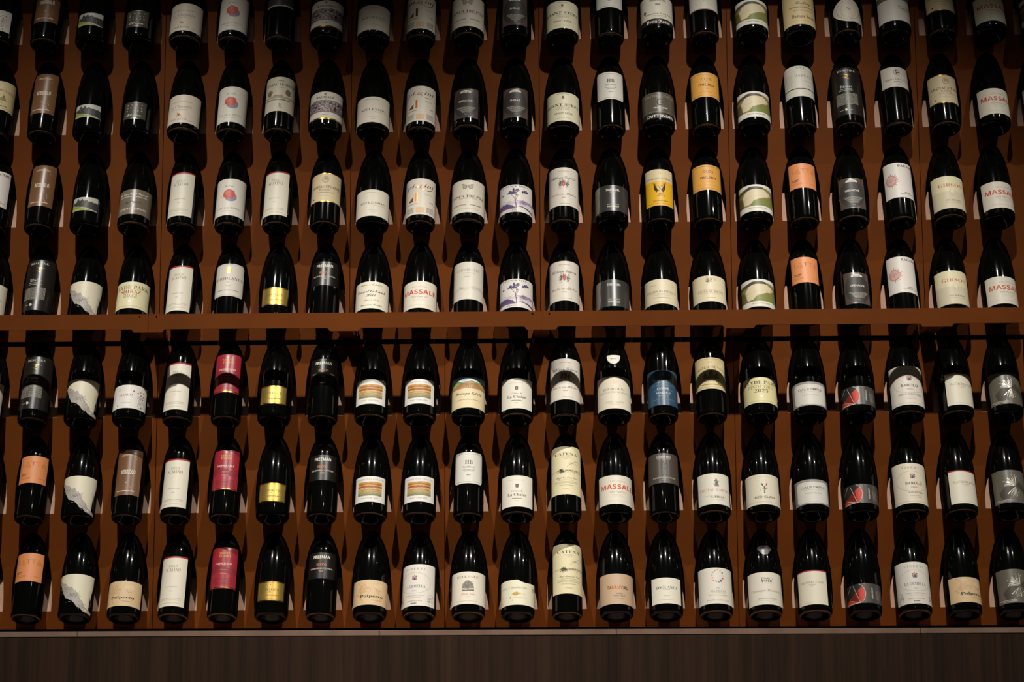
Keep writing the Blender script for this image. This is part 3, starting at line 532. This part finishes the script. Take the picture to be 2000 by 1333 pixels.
# --- lower rack designs
MT = [(-.98, .93), (-.90, .80), (-.80, .72), (-.66, .55), (-.5, .43), (-.42, .36), (-.25, .34), (-.05, .30), (.12, .24), (.30, .14), (.48, .12), (.62, .05), (.98, .0)]
l = des('MOUNT', 'bottle with torn cream label edged by grey mountain drawing', Lab('B', 6, 98, 80, '#E8DFC4', shape=MT+[(.98, 1), (-.98, 1)], seed=4))
inn = [(.98, .06), (.70, .16), (.55, .30), (.40, .36), (.28, .50), (.05, .55), (-.1, .66), (-.3, .64), (-.5, .75), (-.7, .78), (-.95, .92)]
l.P([(u, f+.003) for u, f in MT]+inn, '#B4ABA0').S(-.55, .62, .12, .06, 60, .6, ['#8A8278', '#6F685F', '#C9C1B6'], 5, ang=-.8).S(.05, .42, .18, .06, 80, .6, ['#8A8278', '#6F685F', '#C9C1B6'], 6, ang=-.9).S(.5, .2, .1, .04, 40, .6, ['#8A8278', '#C9C1B6'], 5, ang=-.8).L(inn, .5, '#8A8278')
for k in range(3): l.L([(.84+.05*k, .2), (.84+.05*k, .62)], .5, '#A59C86')
l = des('MARCO', 'bottle with white label and scattered red poppies', Lab('B', 23, 64, 80, '#E9E3D8', seed=5))
l.T('MARCO', -.1, .57, .82, .11, 'r', '#8A8478').G(-.05, .24, .6, .02, LG).E(.36, .74, 2.2, 2.6, RED, 8, .3).E(-.55, .13, 1.6, 1.5, RED, 8, .3)
for u, f in ((.60, .68), (.73, .74), (.86, .74), (.76, .60), (.88, .58), (.84, .46)): l.E(u, f, 2.0, 1.7, RED, 8, .3)
l.S(.76, .34, .08, .14, 64, .5, ['#4F6A3F', '#6F7A5A', '#7A7468'], 4, ang=1.4).E(.80, .10, 1.6, 3, '#3F6A35', 8, .3).S(-.85, .4, .06, .12, 30, .4, ['#B5BFA0', '#A8A890'], 4, ang=1.2).S(-.45, .82, .1, .04, 12, .4, ['#C9C4B0'], 3)
l = des('MONTE', 'bottle with crimson label, gold letters and white line', Lab('A', 67, 107, 56, '#A32A35', seed=3))
l.P([(-.9, .5), (-.3, .58), (.3, .48), (.9, .52), (.9, .36), (.3, .34), (-.3, .42), (-.9, .30)], '#8E2230').T('MONTE', .03, .855, .74, .055, 'r', '#E0B45A').T('TONDO', .03, .785, .74, .055, 'r', '#E0B45A').T('VALPOLICELLA', 0, .60, 1.12, .042, 'b', '#F2E6D2').L([(-.35, .565), (.35, .565)], .5, '#F2E6D2').T('Superiore', .05, .45, .5, .03, 'i', '#D9A08A').G(.05, .36, .5, .018, '#C97A6A').R(-.9, .015, .9, .035, 'GOLD')
for f in (.10, .135, .17, .205, .24): l.G(0, f, 1.3, .014, '#84202C')
l = des('STRATA', 'bottle with white label framing banded straw-coloured layers', Lab('B', 30, 68, 60, '#E5E0D6', seed=3))
cs = ['#C8924A', '#D09A52', '#B5722F', '#A8652C', '#D8AE6A', '#C07E3E', '#8A4F2A', '#B9783E', '#DDB878', '#CFA462', '#B58A58', '#C9A870', '#A8905C', '#BFA878', '#948C5C', '#A09868', '#7E7A50', '#8C875C']
def wv(f, ph): return [(u, f+.006*math.sin(6*u+ph*.7)) for u in (-.70, -.45, -.2, .05, .3, .5, .70)]
for i, c in enumerate(cs):
    l.P(wv(.79-.0305*i, i)+wv(.79-.0305*(i+1), i+1)[::-1], c)
for k in range(110):
    x, y = l.rnd.uniform(-.62, .62), l.rnd.uniform(.27, .77); l.L([(x-.06, y), (x+l.rnd.uniform(0, .06), y+l.rnd.uniform(-.006, .006))], .3, l.rnd.choice(['#8A5A30', '#E2C48E', '#B58448', '#7A5A38'] if y > .5 else ['#6A6A42', '#C4B48A', '#A89A62', '#8A7A50']))
l.T('FARRVINIA ESTATE', 0, .885, 1.5, .05, 'r', '#B0A89A').T('PINOT NOIR 2023', -.03, .145, 1.05, .045, 'r', '#A39B8C')
l = des('PARINGA', 'bottle with sand label under colourful vineyard and sky picture', Lab('B', 18, 85, 80, '#E6D2A8', seed=3))
l.R(-1, .62, 1, 1, '#8FB6C8').P([(-1, .86), (-.6, .92), (-.2, .86), (.2, .95), (.7, .88), (1, .9), (1, .8), (-1, .78)], '#DDE3DC').P([(-1, .84), (-.6, .88), (-.2, .80), (.2, .88), (.6, .84), (1, .86), (1, .66), (-1, .66)], '#6F9468').P([(-1, .80), (-.5, .80), (.1, .76), (-1, .66)], '#A8AE5C').P([(-.4, .84), (.1, .86), (.5, .80), (0, .78)], '#B58A5C').P([(-1, .62), (-.7, .72), (-.3, .80), (.2, .83), (.7, .80), (1, .76), (1, .62)], '#C4945E')
for k in range(15):
    x = -.95+k*.136; l.L([(x, .625), (.12+(x-.12)*.45, .80)], 1.0, '#4E3620')
l.T('Paringa Estate', .03, .47, 1.5, .095, 'c', '#463B28').G(.03, .26, 1.4, .018, '#B8A27A')
l = des('CHAIZE', 'bottle with cream label, small black shield and serif name', Lab('B', 15, 83, 64, '#E7DFCE'))
l.G(0, .85, .9, .028, '#DCC6B4').P([(-.09, .72), (.09, .72), (.09, .63), (0, .59), (-.09, .63)], '#38332C').T('E', .0, .66, .08, .05, 'b', '#E7DFCE').T('Château de', 0, .50, .68, .055, 'r', '#6A6254').T('La Chaize', 0, .385, 1.1, .085, 'b', '#4A443A').G(0, .26, .6, .028).G(0, .18, .25, .025, LG)
l = des('LANGHE', 'bottle with slate-blue label', Lab('A', 24, 97, 80, '#2F5068', seed=3))
l.S(0, .89, .05, .03, 34, .6, ['#B8C4CC', '#8FA2B0'], 3).T('Bloson Cortemain', 0, .715, 1.25, .065, 'b', '#CBD5DB').T('EST. 1920', 0, .645, .6, .035, 's', '#B8C4CC').T('LANGHE', 0, .47, .8, .05, 'b', '#D8E0E4').T('NEBBIOLO', 0, .345, .95, .055, 'b', '#C4D0D8').T('RISERVA', 0, .265, .6, .04, 'r', '#AEBCC6')
for f in (.565, .42, .16): l.L([(-.72, f), (.72, f)], .4, '#9FB0BC')
l = des('SALES', 'bottle with yellow-beige label and engraved country house', Lab('A', 68, 87, 80, '#E4D09C', seed=3))
l.L([(-.95, .95), (.95, .95)], .5, '#A08C58').T('2019', -.08, .85, .32, .05, 'r', '#D0785E').T('CHATEAU DE SALES', .0, .69, 1.8, .08, 'r', '#62522F', arch=.0035).R(-.55, .36, .52, .43, '#B09C6A').R(-.6, .33, .56, .36, '#8D7A4E').P([(-.15, .43), (-.15, .53), (0, .60), (.12, .53), (.12, .43)], '#9A875A').P([(.25, .43), (.36, .53), (.47, .43)], '#7A683E').P([(-.5, .43), (-.4, .52), (-.3, .43)], '#7A683E').T('POMEROL', 0, .255, .72, .05, 'r', '#7A6840').G(0, .14, 1.3, .03, '#7A6840').L([(-.95, .06), (.95, .06)], .5, '#A08C58')
for u in (-.45, -.3, -.05, .05, .2, .35, .45): l.R(u-.012, .37, u+.012, .42, '#6B5A35')
l = des('DALRY', 'bottle with silver-framed octagonal white label', Lab('B', 18, 65, 80, '#97938C'))
l.P([(-.88, .14), (-.80, .05), (.80, .05), (.88, .14), (.88, .80), (.80, .90), (-.80, .90), (-.88, .80)], '#EFEAE0').P([(-.86, .16), (-.78, .075), (.78, .075), (.86, .16), (.86, .78), (.78, .875), (-.78, .875), (-.86, .78)], '#B4AEA4').P([(-.855, .165), (-.775, .085), (.775, .085), (.855, .165), (.855, .775), (.775, .865), (-.775, .865), (-.855, .775)], '#DFD9CE').T('DALRYMPLE', 0, .68, 1.38, .095, 'x', '#7E786C').T('PIPERS RIVER TASMANIA', 0, .575, 1.2, .04, 'r', '#A8A194').T('PINOT NOIR', 0, .44, .98, .065, 's', '#A29B8E')
l = des('FAN', 'bottle with grey label, red fan and white spokes', Lab('B', 20, 50, 80, '#4C4843'))
l.P([(-1, 0), (-1, 1), (-.38, 1), (-.16, .82), (-.04, .52), (-.12, .24), (-.3, .02), (-.37, 0)], '#2A2824').P([(-.37, .02), (-.12, .22), (-.04, .50), (-.12, .74), (-.22, .84), (-.5, .64), (-.8, .36), (-1, .12), (-1, 0)], '#D2452F').P([(-.46, .66), (-.72, .44), (-.92, .2), (-.38, .03)], '#7E201A')
ar = [(-.40, .99), (-.28, .93), (-.15, .80), (-.06, .62), (-.04, .48), (-.10, .26), (-.22, .10), (-.37, .02)]
l.L(ar, .8, W).L([(-.37, .02), (-.70, .92)], .8, W).L([(-.37, .02), (-.88, .22)], .8, W).L([(-.37, .02), (-1, .06)], .8, W).L([(-1, .45), (-.9, .75), (-.82, .95)], .7, W).L([(-.37, .02), (-1, -.0)], .6, W).L([(-.2, .96), (.1, 1.0)], .7, '#C4583F')
l.T('PERVELIO', .33, .5, .62, .075, 'x', '#E6DDCC', rot=math.pi/2)
for k in range(5): l.L([(.58+.055*k, .18), (.58+.055*k, .68-.05*(k % 2))], .7, '#A69E90')
def crest(l, u, f):
    for sx in (-1, 1): l.E(u+.1*sx, f+.035, 2.4, 2.2, '#B5503F', 9, .3).E(u+.12*sx, f-.01, 1.6, 2.6, '#A8604A', 9, .3).E(u+.08*sx, f-.04, 1.4, 1.8, '#7A5A7A', 9, .3)
    l.P([(u-.06, f+.02), (u+.06, f+.02), (u+.06, f-.03), (u, f-.06), (u-.06, f-.03)], '#3B4680').E(u, f+.055, 1.6, 2.4, '#C9A04A', 9, .3)
def viberti(key, desc, word, sub, low, base):
    l = des(key, desc, Lab('B', 18, 107, 80, base, seed=3))
    l.T('V I B E R T I', 0, .89, 1.15, .05, 'r', '#A0887A').O(0, .55, 42, 27, .5, '#8D8676', 44); crest(l, 0, .67); return l
l = viberti('VIB', 'bottle with oval-ruled cream label, crest and small capitals, part shaded', '', '', '', '#E4DACB')
l.T('BAROLO', .0, .50, 1.0, .065, 'b', '#3F382C').G(0, .40, .4, .018, '#C09080').T('BRICCO DELLE VIOLE', 0, .265, 1.35, .045, 'r', '#4A4335').G(0, .19, .6, .012, LG).G(0, .15, .6, .012, LG).L([(-.95, .05), (.95, .05)], .5, '#C9B48A')
l = viberti('VIB2', 'bottle with oval-ruled cream label, crest and red vintage line', '', '', '', '#E6DAC2')
l.T('BAROLO', .05, .50, 1.0, .065, 'b', '#3F382C').G(.05, .40, .4, .018, '#C07A60').T('SAN PIETRO', .12, .27, .85, .045, 'r', '#4A4335').G(.1, .19, .7, .012, LG).G(.1, .15, .7, .012, LG).L([(-.95, .05), (.95, .05)], .5, '#C9B48A')
l = viberti('GEM', 'bottle with oval-ruled white label, crest and pencil drawings', '', '', '', '#E5DDD0')
l.T('LA GEMELLA', 0, .47, 1.22, .07, 'r', '#5A5A66').T('2021', 0, .36, .28, .03, 'r', LG).G(0, .25, 1.1, .028, '#C4BBB0').G(0, .20, .8, .012, LG).G(0, .12, .9, .02, LG).G(-.02, .06, .35, .022, K)
for sx in (-1, 1): l.O(.86*sx, .16, 9, 14, .5, '#9A948A', 22).S(.84*sx, .16, .06, .05, 30, .5, ['#9A948A', '#6A655C'], 5)
l = des('HATH', 'bottle with plain cream label and dark red top edge', Lab('B', 17, 88, 57, '#E8DFC8'))
l.R(-.9, .965, .9, 1, '#A8182A').T('HATHERLEIGH', 0, .645, 1.32, .065, 'r', '#948A70').G(-.02, .575, .5, .02, LG).G(0, .535, .2, .016, LG).G(.0, .06, 1.0, .008, LG)
l = des('FIRE', 'bottle with grey label and silver starburst', Lab('B', 19, 86, 78, '#6A6457', seed=21))
l.P([(.1, .5), (-.5, .5), (-.8, .3), (-.7, .1), (-.35, .1)], '#4A4439').P([(.12, .52), (.35, .66), (.75, .45), (.8, .2)], '#4A4439')
for k in range(46):
    a = R_(l.rnd.choice([l.rnd.uniform(75, 195), l.rnd.uniform(75, 150), l.rnd.uniform(225, 300)])); r2 = l.rnd.uniform(16, 31); r1 = l.rnd.uniform(2, 5)
    p = lambda r: (.1+r*math.cos(a)/41, .5+r*math.sin(a)/86)
    l.L([p(r1), p(r2)], l.rnd.uniform(.5, 1.0), 'SILVER' if k % 3 else '#EDE5D2'); x, y = p(r2); l.E(x, y, .9, .9, '#EDE5D2', 6)
l.G(-.55, .085, .8, .02, '#CFC6B2').G(-.5, .045, .7, .018, '#CFC6B2')
# --- bottom rows
l = des('CATENA', 'bottle with tall pale yellow label and sketched farmhouse', Lab('A', 49, 130, 74, '#E6D9AF', seed=3))
l.T('CATENA', 0, .835, 1.45, .055, 'r', '#3A3528').T('MALBEC', .02, .77, .68, .028, 'r', '#B07A5A').G(.02, .735, .25, .014, LG)
l.L([(-.92, .47), (-.5, .49), (0, .475), (.5, .50), (.95, .47)], .7, '#3A3528').S(-.32, .475, .12, .022, 70, .8, ['#2F2A1F', '#4A4434'], 4).P([(-.5, .49), (-.35, .53), (-.18, .49)], '#3A3528').S(.4, .495, .25, .012, 70, .5, ['#5A523C', '#7A704F'], 4).S(.5, .455, .25, .02, 24, .4, ['#A89C74'], 4).L([(.05, .57), (.2, .60), (.3, .63), (.45, .645), (.6, .69), (.75, .70), (.85, .67)], .5, '#7A704F').S(.45, .64, .15, .02, 20, .4, ['#A89C74'], 4)
l.T('High Mountain Vines', .05, .345, 1.35, .04, 'c', '#857A58')
for f, wd in ((.295, 1.0), (.262, 1.45), (.235, 1.45), (.19, 1.0), (.11, .5)): l.G(0, f, wd, .009, '#A89C74')
l = des('REDHILL', 'bottle with dark brown-grey label and thin outlined tree', Lab('A', 78, 80, 80, '#51483F'))
l.T('LARRED HILL', .02, .875, .95, .07, 'b', '#EDE5D6').T('VINEYARD MERRICKS', .0, .80, .85, .03, 'x', '#D8CFBE').O(-.05, .60, 5, 8, .9, '#1E1A16', 20).O(.12, .57, 5, 8, .9, '#1E1A16', 20).O(.03, .66, 5, 6, .8, '#1E1A16', 20).L([(.03, .52), (.04, .36), (.02, .28)], 1.0, '#1E1A16').L([(-.15, .27), (.25, .27)], .8, '#2A2520').T('CABERNET SAUVIGNON', .02, .18, 1.45, .045, 'r', '#D8CFBE').T('2022', .03, .115, .36, .035, 's', '#BDB4A4')
l = des('LIRAC', 'bottle with white label, grey crest and pale red capitals', Lab('B', 18, 82, 66, '#E8E0CE', seed=4))
l.P([(.02, .58), (.04, .66), (.1, .70), (.2, .70), (.26, .66), (.30, .58)], '#8A8272').S(.14, .72, .06, .05, 60, .8, ['#3F3A32', '#6A6254'], 3.5).E(.14, .80, 1.6, 2, '#3F3A32').T('CHÂTEAU D’AQUÉRIA', .05, .475, 1.7, .08, 'r', '#CE7A6C').T('LIRAC', .22, .245, .85, .065, 'b', '#6A6254').G(-.4, .27, .4, .012, LG).G(.2, .16, .8, .012, LG)
l = des('CLAW', 'bottle with cream label and small black crayfish with red claw', Lab('B', 17, 80, 80, '#E6DCC4', seed=4))
l.L([(-.9, .92), (.9, .92)], .4, '#B5AA90').L([(-.4, .80), (.3, .80)], .35, '#C4BAA0').L([(.05, .60), (.06, .50), (.05, .42), (.02, .38)], 2.6, K).L([(.02, .38), (.10, .375)], 1.6, K).E(-.08, .66, 1.7, 4, K, 10, .1, rot=.4).E(.18, .67, 1.7, 4, RED, 10, .1, rot=-.3).L([(.03, .59), (-.06, .62)], 1.1, K).L([(.07, .59), (.15, .62)], 1.1, K).S(.05, .52, .09, .03, 26, .5, ['#4A443A', '#6A6254'], 3.5).T('RED CLAW', .06, .25, 1.18, .068, 'x', '#4A443A').G(.06, .18, .6, .012, LG).L([(-.9, .09), (.9, .09)], .4, '#B5AA90')
l = des('POLP', 'bottle with marbled sandy label and one bold word', Lab('B', 21, 64, 80, '#DDBE92', seed=8))
for k in range(7):
    x, y = l.rnd.uniform(-.9, .5), l.rnd.uniform(.3, .95); p = [(x, y)]
    for j in range(5): x += l.rnd.uniform(.03, .12); y += l.rnd.uniform(-.14, .05); p.append((x, y))
    l.L(p, l.rnd.uniform(.4, 1.1), l.rnd.choice(['#C89F70', '#B98A60', '#CFA880']))
l.E(-.55, .6, 11, 9, '#D6AE80', 12, .3).E(.5, .75, 12, 7, '#E4C9A0', 12, .3).L([(-.75, .95), (-.55, .78), (-.6, .55), (-.45, .3)], .6, '#B07850').T('Polperro', .05, .35, 1.32, .11, 'b', '#33281B').G(.35, .19, .6, .014, '#9A7A54')
l = des('BELLV', 'bottle with cream label and grey oak tree picture', Lab('B', 22, 83, 80, '#E7DECA', seed=4))
l.T('BELL', -.36, .845, .58, .07, 'r', '#6B6354').T('VA', .12, .845, .32, .07, 'r', '#D4776A').T('LE', .46, .845, .27, .07, 'r', '#6B6354').P([(-.36, .40), (-.36, .50), (-.30, .62), (-.16, .70), (0, .725), (.16, .70), (.30, .62), (.36, .50), (.36, .40)], '#8A8072').S(0, .60, .13, .05, 110, .8, ['#5A5246', '#7A7062', '#A59C8C'], 3).P([(-.36, .45), (-.1, .43), (.36, .46), (.36, .49), (-.1, .47), (-.36, .49)], '#D8CEBC').L([(0, .42), (.0, .60)], 2.2, '#4F483C').R(-.36, .40, .36, .425, '#6B6354').T('Pinot Noir', .0, .305, .8, .06, 'i', '#CC7A6C').G(0, .22, .3, .016, LG).L([(-.7, .09), (.7, .09)], .35, LG)
l = des('GEVREY', 'bottle with wavy-topped ivory label and gold leaf spot', Lab('B', 19, 64, 80, '#E9E2C6', shape=[(-.98, 0), (.98, 0), (.98, .93), (.6, .90), (.42, .90), (.2, .94), (.05, 1.0), (-.3, 1.0), (-.98, 1.0)], seed=4))
l.T('Gevrey Chambertin', -.2, .70, 1.5, .085, 'r', '#9C9680').E(-.08, .46, 8, 5, '#D9A347', 12, .3).E(.12, .45, 4, 2.6, '#E2B866', 10, .3).S(.0, .43, .2, .03, 26, .5, ['#A58238', '#B8A878'], 4, ang=0).E(-.42, .29, 1, 2.6, '#7A7040', 8, .2, rot=-.4).E(-.3, .19, 1.8, 1, '#A8923F', 8, .2).G(.15, .28, .8, .018, LG).O(-.85, .24, 4.5, 9, .6, '#8A8478', 18).G(.9, .68, .15, .14, LG).E(.5, .2, 1.2, .6, '#C9B860', 7, .3)
l = des('YERING', 'bottle with pinkish tan label and copper capitals', Lab('B', 20, 78, 80, '#C9A989', cr=2))
l.T('TARRAFORD', .02, .545, 1.25, .11, 'x', 'COPPER').T('SYRAH', .1, .345, .38, .045, 'b', '#5A4632').T('YARRA VALLEY', .1, .275, .72, .045, 'b', '#5A4632').T('2022 2023', .1, .18, .5, .035, 'r', '#9A7C5C')
l = des('TOOL', 'bottle with straight-edged cream label and thin spaced capitals', Lab('B', 21, 66, 58, '#E9E2CE'))
l.T('TOOLANGI', 0, .62, 1.22, .11, 'r', '#4A443A').G(.0, .53, .4, .018, LG).G(0, .30, .36, .03, '#C4B694').G(0, .14, .85, .018, LG)
l = des('RING', 'bottle with white label and ring of coloured cut-out shapes', Lab('B', 20, 92, 80, '#E8E1D0', seed=4))
for k, c in enumerate(['#D9A93A', '#4F8A6B', '#D8D0C0', '#B5453A', '#6A6AA8', '#6A6AA8', '#D98A3A', '#D67A6A', '#D67A6A', '#C8C2B4', '#BFBAC4', '#D06A4A', '#D89A6A']):
    a = R_(60-27.7*k); l.E(.03+13.5*math.cos(a)/41, .77+15.5*math.sin(a)/92, l.rnd.uniform(2, 3.2), l.rnd.uniform(1.6, 3), c, 6, .45, rot=a)
l.T('THE', .03, .43, .25, .032, 'r', '#A8A08E').T('MARQUIS', .03, .35, .9, .05, 'r', '#A8A08E').G(.03, .30, .8, .01, LG).G(.03, .24, 1.1, .014, LG).T('YARRA JUNCTION', .03, .10, 1.3, .035, 'r', '#B8B09E')
l = des('HARRY', 'bottle with cream label, thin script line and grey neck tag', Lab('B', 17, 83, 80, '#E7E0CE'),
        Lab('B', 146, 26, 46, '#5A5751', shape=[(-.5, .75), (-.25, 1), (.25, 1), (.5, .75), (.2, .1), (0, 0), (-.2, .1)]).G(0, .6, .4, .05, '#6F6C66'))
l.T('MARY', -.02, .805, .5, .055, 'b', '#4A443A').T('PIPER', .02, .725, .58, .07, 'b', '#4A443A').L([(-.3, .84), (-.3, .74), (-.24, .68)], 1.6, '#4A443A').E(.36, .80, 1.3, 1.5, '#8A8272').G(.02, .655, .5, .01, LG).T('Chassagne Montrachet', 0, .435, 1.72, .075, 'i', '#A39B86').G(0, .18, 1.1, .022, LG).L([(-.7, .12), (.7, .12)], .3, LG)

ROWS = [
 'MARCO NEBBIOLO FOREST GRID CHAPELLE SHELL W6 RADIFALA REFLEX PIZZINI CONCA TONICS GIANT HB PORTA W15 FIELD LOR ROUND PHOTO ANNE MASSALE FIELD',
 'SALES NEBBIOLO FOREST GRID CHAPELLE SHELL FRANC RADIFALA REFLEX PIZZINI TONIC TONICS GIANT HB CRITT CLOS FIELD ASSYR RESCHKE TERRE ANNE MASSALE RADIFALA',
 'BACARO NEBBIOLO FOREST CHAMP SCAVINO SHELL SCAVINO ANNE REFLEX PIZZINI CONCA TREE LAGR TARRA POGGIO CLOS FIELD LATTA TONIC BACARO GIBSON MASSALE -',
 'BOURG RESCHKE MOUNT CLYDE SCAVINO WOOD APOGEE FREEMAN CANDLE MASSALE CHOREL TREE LAGR TARRA CROZES RHONE FIELD LATTA TONIC BACARO GIBSON MASSALE -',
 'BOURG RESCHKE MOUNT MARCO SCAVINO MONTE APOGEE FREEMAN STRATA STRATA PARINGA CHAIZE LAGR BOURG LANGHE SALES CLYDEPG DALRY FAN VIB HATH FIRE',
 'CHAIZE LATTA MOUNT NEBBIOLO SCAVINO MONTE APOGEE FREEMAN STRATA STRATA HB CHAIZE CATENA MASSALE REDHILL LIRAC CLAW DALRY FAN VIB2 HATH FIRE',
 '- LATTA MOUNT POLP SCAVINO MONTE APOGEE FREEMAN POLP GEM BELLV GEVREY CATENA YERING TOOL RING HARRY HATH FAN GEM POLP FIRE']
ROLL = {(0,0):-25, (1,0):8, (1,10):-8, (2,18):-4, (3,18):5, (0,21):12, (1,21):13, (2,21):14, (3,21):15, (5,13):8, (4,20):14, (5,20):14, (6,17):-14, (6,9):-14,
        (6,20):18, (6,8):6, (6,3):-3, (5,1):4, (6,1):-3, (2,4):-8, (2,6):-8, (3,4):-8, (4,4):-7, (5,4):-5, (6,4):-5, (2,1):5, (0,1):4, (1,19):5, (1,17):3, (1,18):-4, (1,20):6, (0,20):6,
        (1,15):4, (2,15):3, (1,14):5, (6,12):8, (6,13):3, (6,15):4, (6,16):4, (5,19):4, (4,19):4, (6,19):0, (4,21):8, (5,21):8, (6,21):8, (2,20):6, (3,20):6, (1,4):-3, (1,16):3, (0,16):3, (3,16):3, (0,17):5, (0,18):4, (0,19):5}

# ------------------------------------------------------------------ text outlines, all in one depsgraph pass
def make_texts():
    tmp = []
    for (t, st) in TEXTS:
        cu = bpy.data.curves.new('t', 'FONT'); cu.body = t; cu.size = 1.0; cu.resolution_u = 2; cu.fill_mode = 'FRONT'
        if st == 'r': cu.offset = -0.009
        if st == 'x': cu.offset = 0.010
        o = bpy.data.objects.new('t', cu); COL.objects.link(o); tmp.append(((t, st), o, cu))
    dg = bpy.context.evaluated_depsgraph_get(); dg.update()
    for k, o, cu in tmp:
        me = o.evaluated_get(dg).to_mesh()
        vs = [(v.co.x, v.co.y) for v in me.vertices]; fs = [tuple(p.vertices) for p in me.polygons]
        TEXTS[k] = (vs, fs)
    for k, o, cu in tmp:
        bpy.data.objects.remove(o); bpy.data.curves.remove(cu)
make_texts()
CAP = 0.69
STEP = 4.0
def wrap(bm, lab, off):
    """cut the flat print into narrow strips and roll it round the bottle"""
    xs = [v.co.x for v in bm.verts]
    if not xs: return
    x = math.ceil(min(xs)/STEP)*STEP
    while x < max(xs):
        bmesh.ops.bisect_plane(bm, geom=bm.verts[:]+bm.edges[:]+bm.faces[:], plane_co=(x, 0, 0), plane_no=(1, 0, 0), dist=1e-5); x += STEP
    if lab.h0+lab.H > (118 if lab.k == 'B' else 167):
        y = 0
        while y < lab.H:
            bmesh.ops.bisect_plane(bm, geom=bm.verts[:]+bm.edges[:]+bm.faces[:], plane_co=(0, y, 0), plane_no=(0, 1, 0), dist=1e-5); y += 3.0
    for v in bm.verts:
        h = (lab.h0+v.co.y)/1000; r = prof_r(lab.k, h)+off+v.co.z; a = v.co.x/lab.q
        md = (math.floor(v.co.x/STEP+1e-4)+0.5)*STEP/lab.q; r *= math.cos(STEP/lab.q/2)/math.cos(a-md)   # on the chord of its strip
        v.co = (r*math.sin(a), -r*math.cos(a), h)
def clipx(bm, W):
    for s in (-1, 1):
        bmesh.ops.bisect_plane(bm, geom=bm.verts[:]+bm.edges[:]+bm.faces[:], plane_co=(s*W, 0, 0), plane_no=(s, 0, 0), clear_outer=True)
def label_meshes(lab, key):
    W = lab.q*lab.ang
    bm = bmesh.new()
    pts = [(lab.X(u), f*lab.H) for u, f in lab.shape] if lab.shape else rrect(-W, 0, W, lab.H, lab.cr)
    fc = bm.faces.new([bm.verts.new((x, y, 0)) for x, y in pts]); bm.normal_update()
    if fc.normal.z < 0: fc.normal_flip()
    bmesh.ops.triangulate(bm, faces=bm.faces[:]); wrap(bm, lab, 0.00028)
    out = [('label', mesh_bm('label', bm, paper(lab.base), True))]
    for name, kinds in (('picture', 'P'), ('lettering', 'TQ')):
        bm = bmesh.new(); mats = []; idx = {}
        for kind, data, col, n in lab.ops:
            if kind not in kinds: continue
            if col not in idx: idx[col] = len(mats); mats.append(ink(col))
            mi = idx[col]; z = 0.00004+0.00030*n/max(24, lab.n)
            if kind == 'T':
                t, st, cx, cy, wd, hh, arch, rot, shear = data; vs, fs = TEXTS[(t, st)]
                if not vs: continue
                if shear: vs = [(vx+shear*vy, vy) for vx, vy in vs]
                x0 = min(v[0] for v in vs); x1 = max(v[0] for v in vs); sx = wd/max(1e-6, x1-x0); sy = hh/CAP; mx = (x0+x1)/2
                co = []
                for vx, vy in vs:
                    px, py = (vx-mx)*sx, vy*sy-hh/2
                    py -= arch*px*px
                    if rot: px, py = px*math.cos(rot)-py*math.sin(rot), px*math.sin(rot)+py*math.cos(rot)
                    co.append(bm.verts.new((cx+px, cy+py, z)))
                for f in fs:
                    try: g = bm.faces.new([co[i] for i in f]); g.material_index = mi
                    except ValueError: pass
            else:
                for poly in data:
                    q = []
                    for p in poly:
                        if not q or (abs(p[0]-q[-1][0])+abs(p[1]-q[-1][1])) > 1e-6: q.append(p)
                    if len(q) < 3: continue
                    g = bm.faces.new([bm.verts.new((x, min(max(y, 0.0), lab.H), z)) for x, y in q]); g.material_index = mi
        if not bm.faces: bm.free(); continue
        bm.normal_update()
        for f in bm.faces:
            if f.normal.z < 0: f.normal_flip()
        big = [f for f in bm.faces if len(f.verts) > 4]
        if big: bmesh.ops.triangulate(bm, faces=big)
        clipx(bm, W if not lab.shape else lab.q*R_(79)); wrap(bm, lab, 0.00028)
        out.append((name, mesh_bm(name, bm, mats, True)))
    return out
TILT = R_(20.3)
BASE_Y = {'A': -0.0482, 'B': -0.0525}
ROWN = ['top row', 'second row down', 'third row down', 'row above the beam', 'row under the beam', 'second row up', 'bottom row']
place = {}
for r, line in enumerate(ROWS):
    for c, k in enumerate(line.split()):
        if k != '-': place.setdefault(k, []).append((r, c))
PROTO = {}
def make_bottle(key):
    desc, lab, neck = D[key]
    root = bpy.data.objects.new('wine_bottle', None); COL.objects.link(root); root.empty_display_size = 0.02
    obj('glass', GLASS['C' if key in GLOW_RINGED else lab.k], root)
    ms = label_meshes(lab, key); lo = obj('label', ms[0][1], root)
    for n, me in ms[1:]: obj(n, me, lo)
    if neck:
        ms = label_meshes(neck, key); no = obj('neck_label', ms[0][1], root)
        for n, me in ms[1:]: obj(n, me, no)
    return root
def copy_tree(o, parent=None):
    c = o.copy(); COL.objects.link(c); c.parent = parent
    for ch in list(o.children): copy_tree(ch, c)
    return c
SUFFIX = {2: ['left one', 'right one'], 3: ['left one', 'middle one', 'right one']}
for key, spots in place.items():
    desc, lab, neck = D[key]; proto = None
    for (r, c) in spots:
        if proto is None: o = proto = make_bottle(key)
        else: o = copy_tree(proto)
        o.location = (colx(c), BASE_Y[lab.k], rowz(r)-0.022)
        o.rotation_euler = (Matrix.Rotation(-TILT, 3, 'X') @ Matrix.Rotation(R_(ROLL.get((r, c), 0)), 3, 'Z')).to_euler()
        text = desc
        if len(spots) > 1:
            same = [s for s in spots if s[0] == r]
            text = desc+', '+ROWN[r]
            if len(same) > 1: text = desc+', '+SUFFIX[len(same)][same.index((r, c))]+' in '+ROWN[r]
        o['label'] = text; o['category'] = 'bottle'; o['group'] = 'wine bottles in the '+ROWN[r]
        if not (4 <= len(text.split()) <= 16): print('LABEL LENGTH', len(text.split()), text)
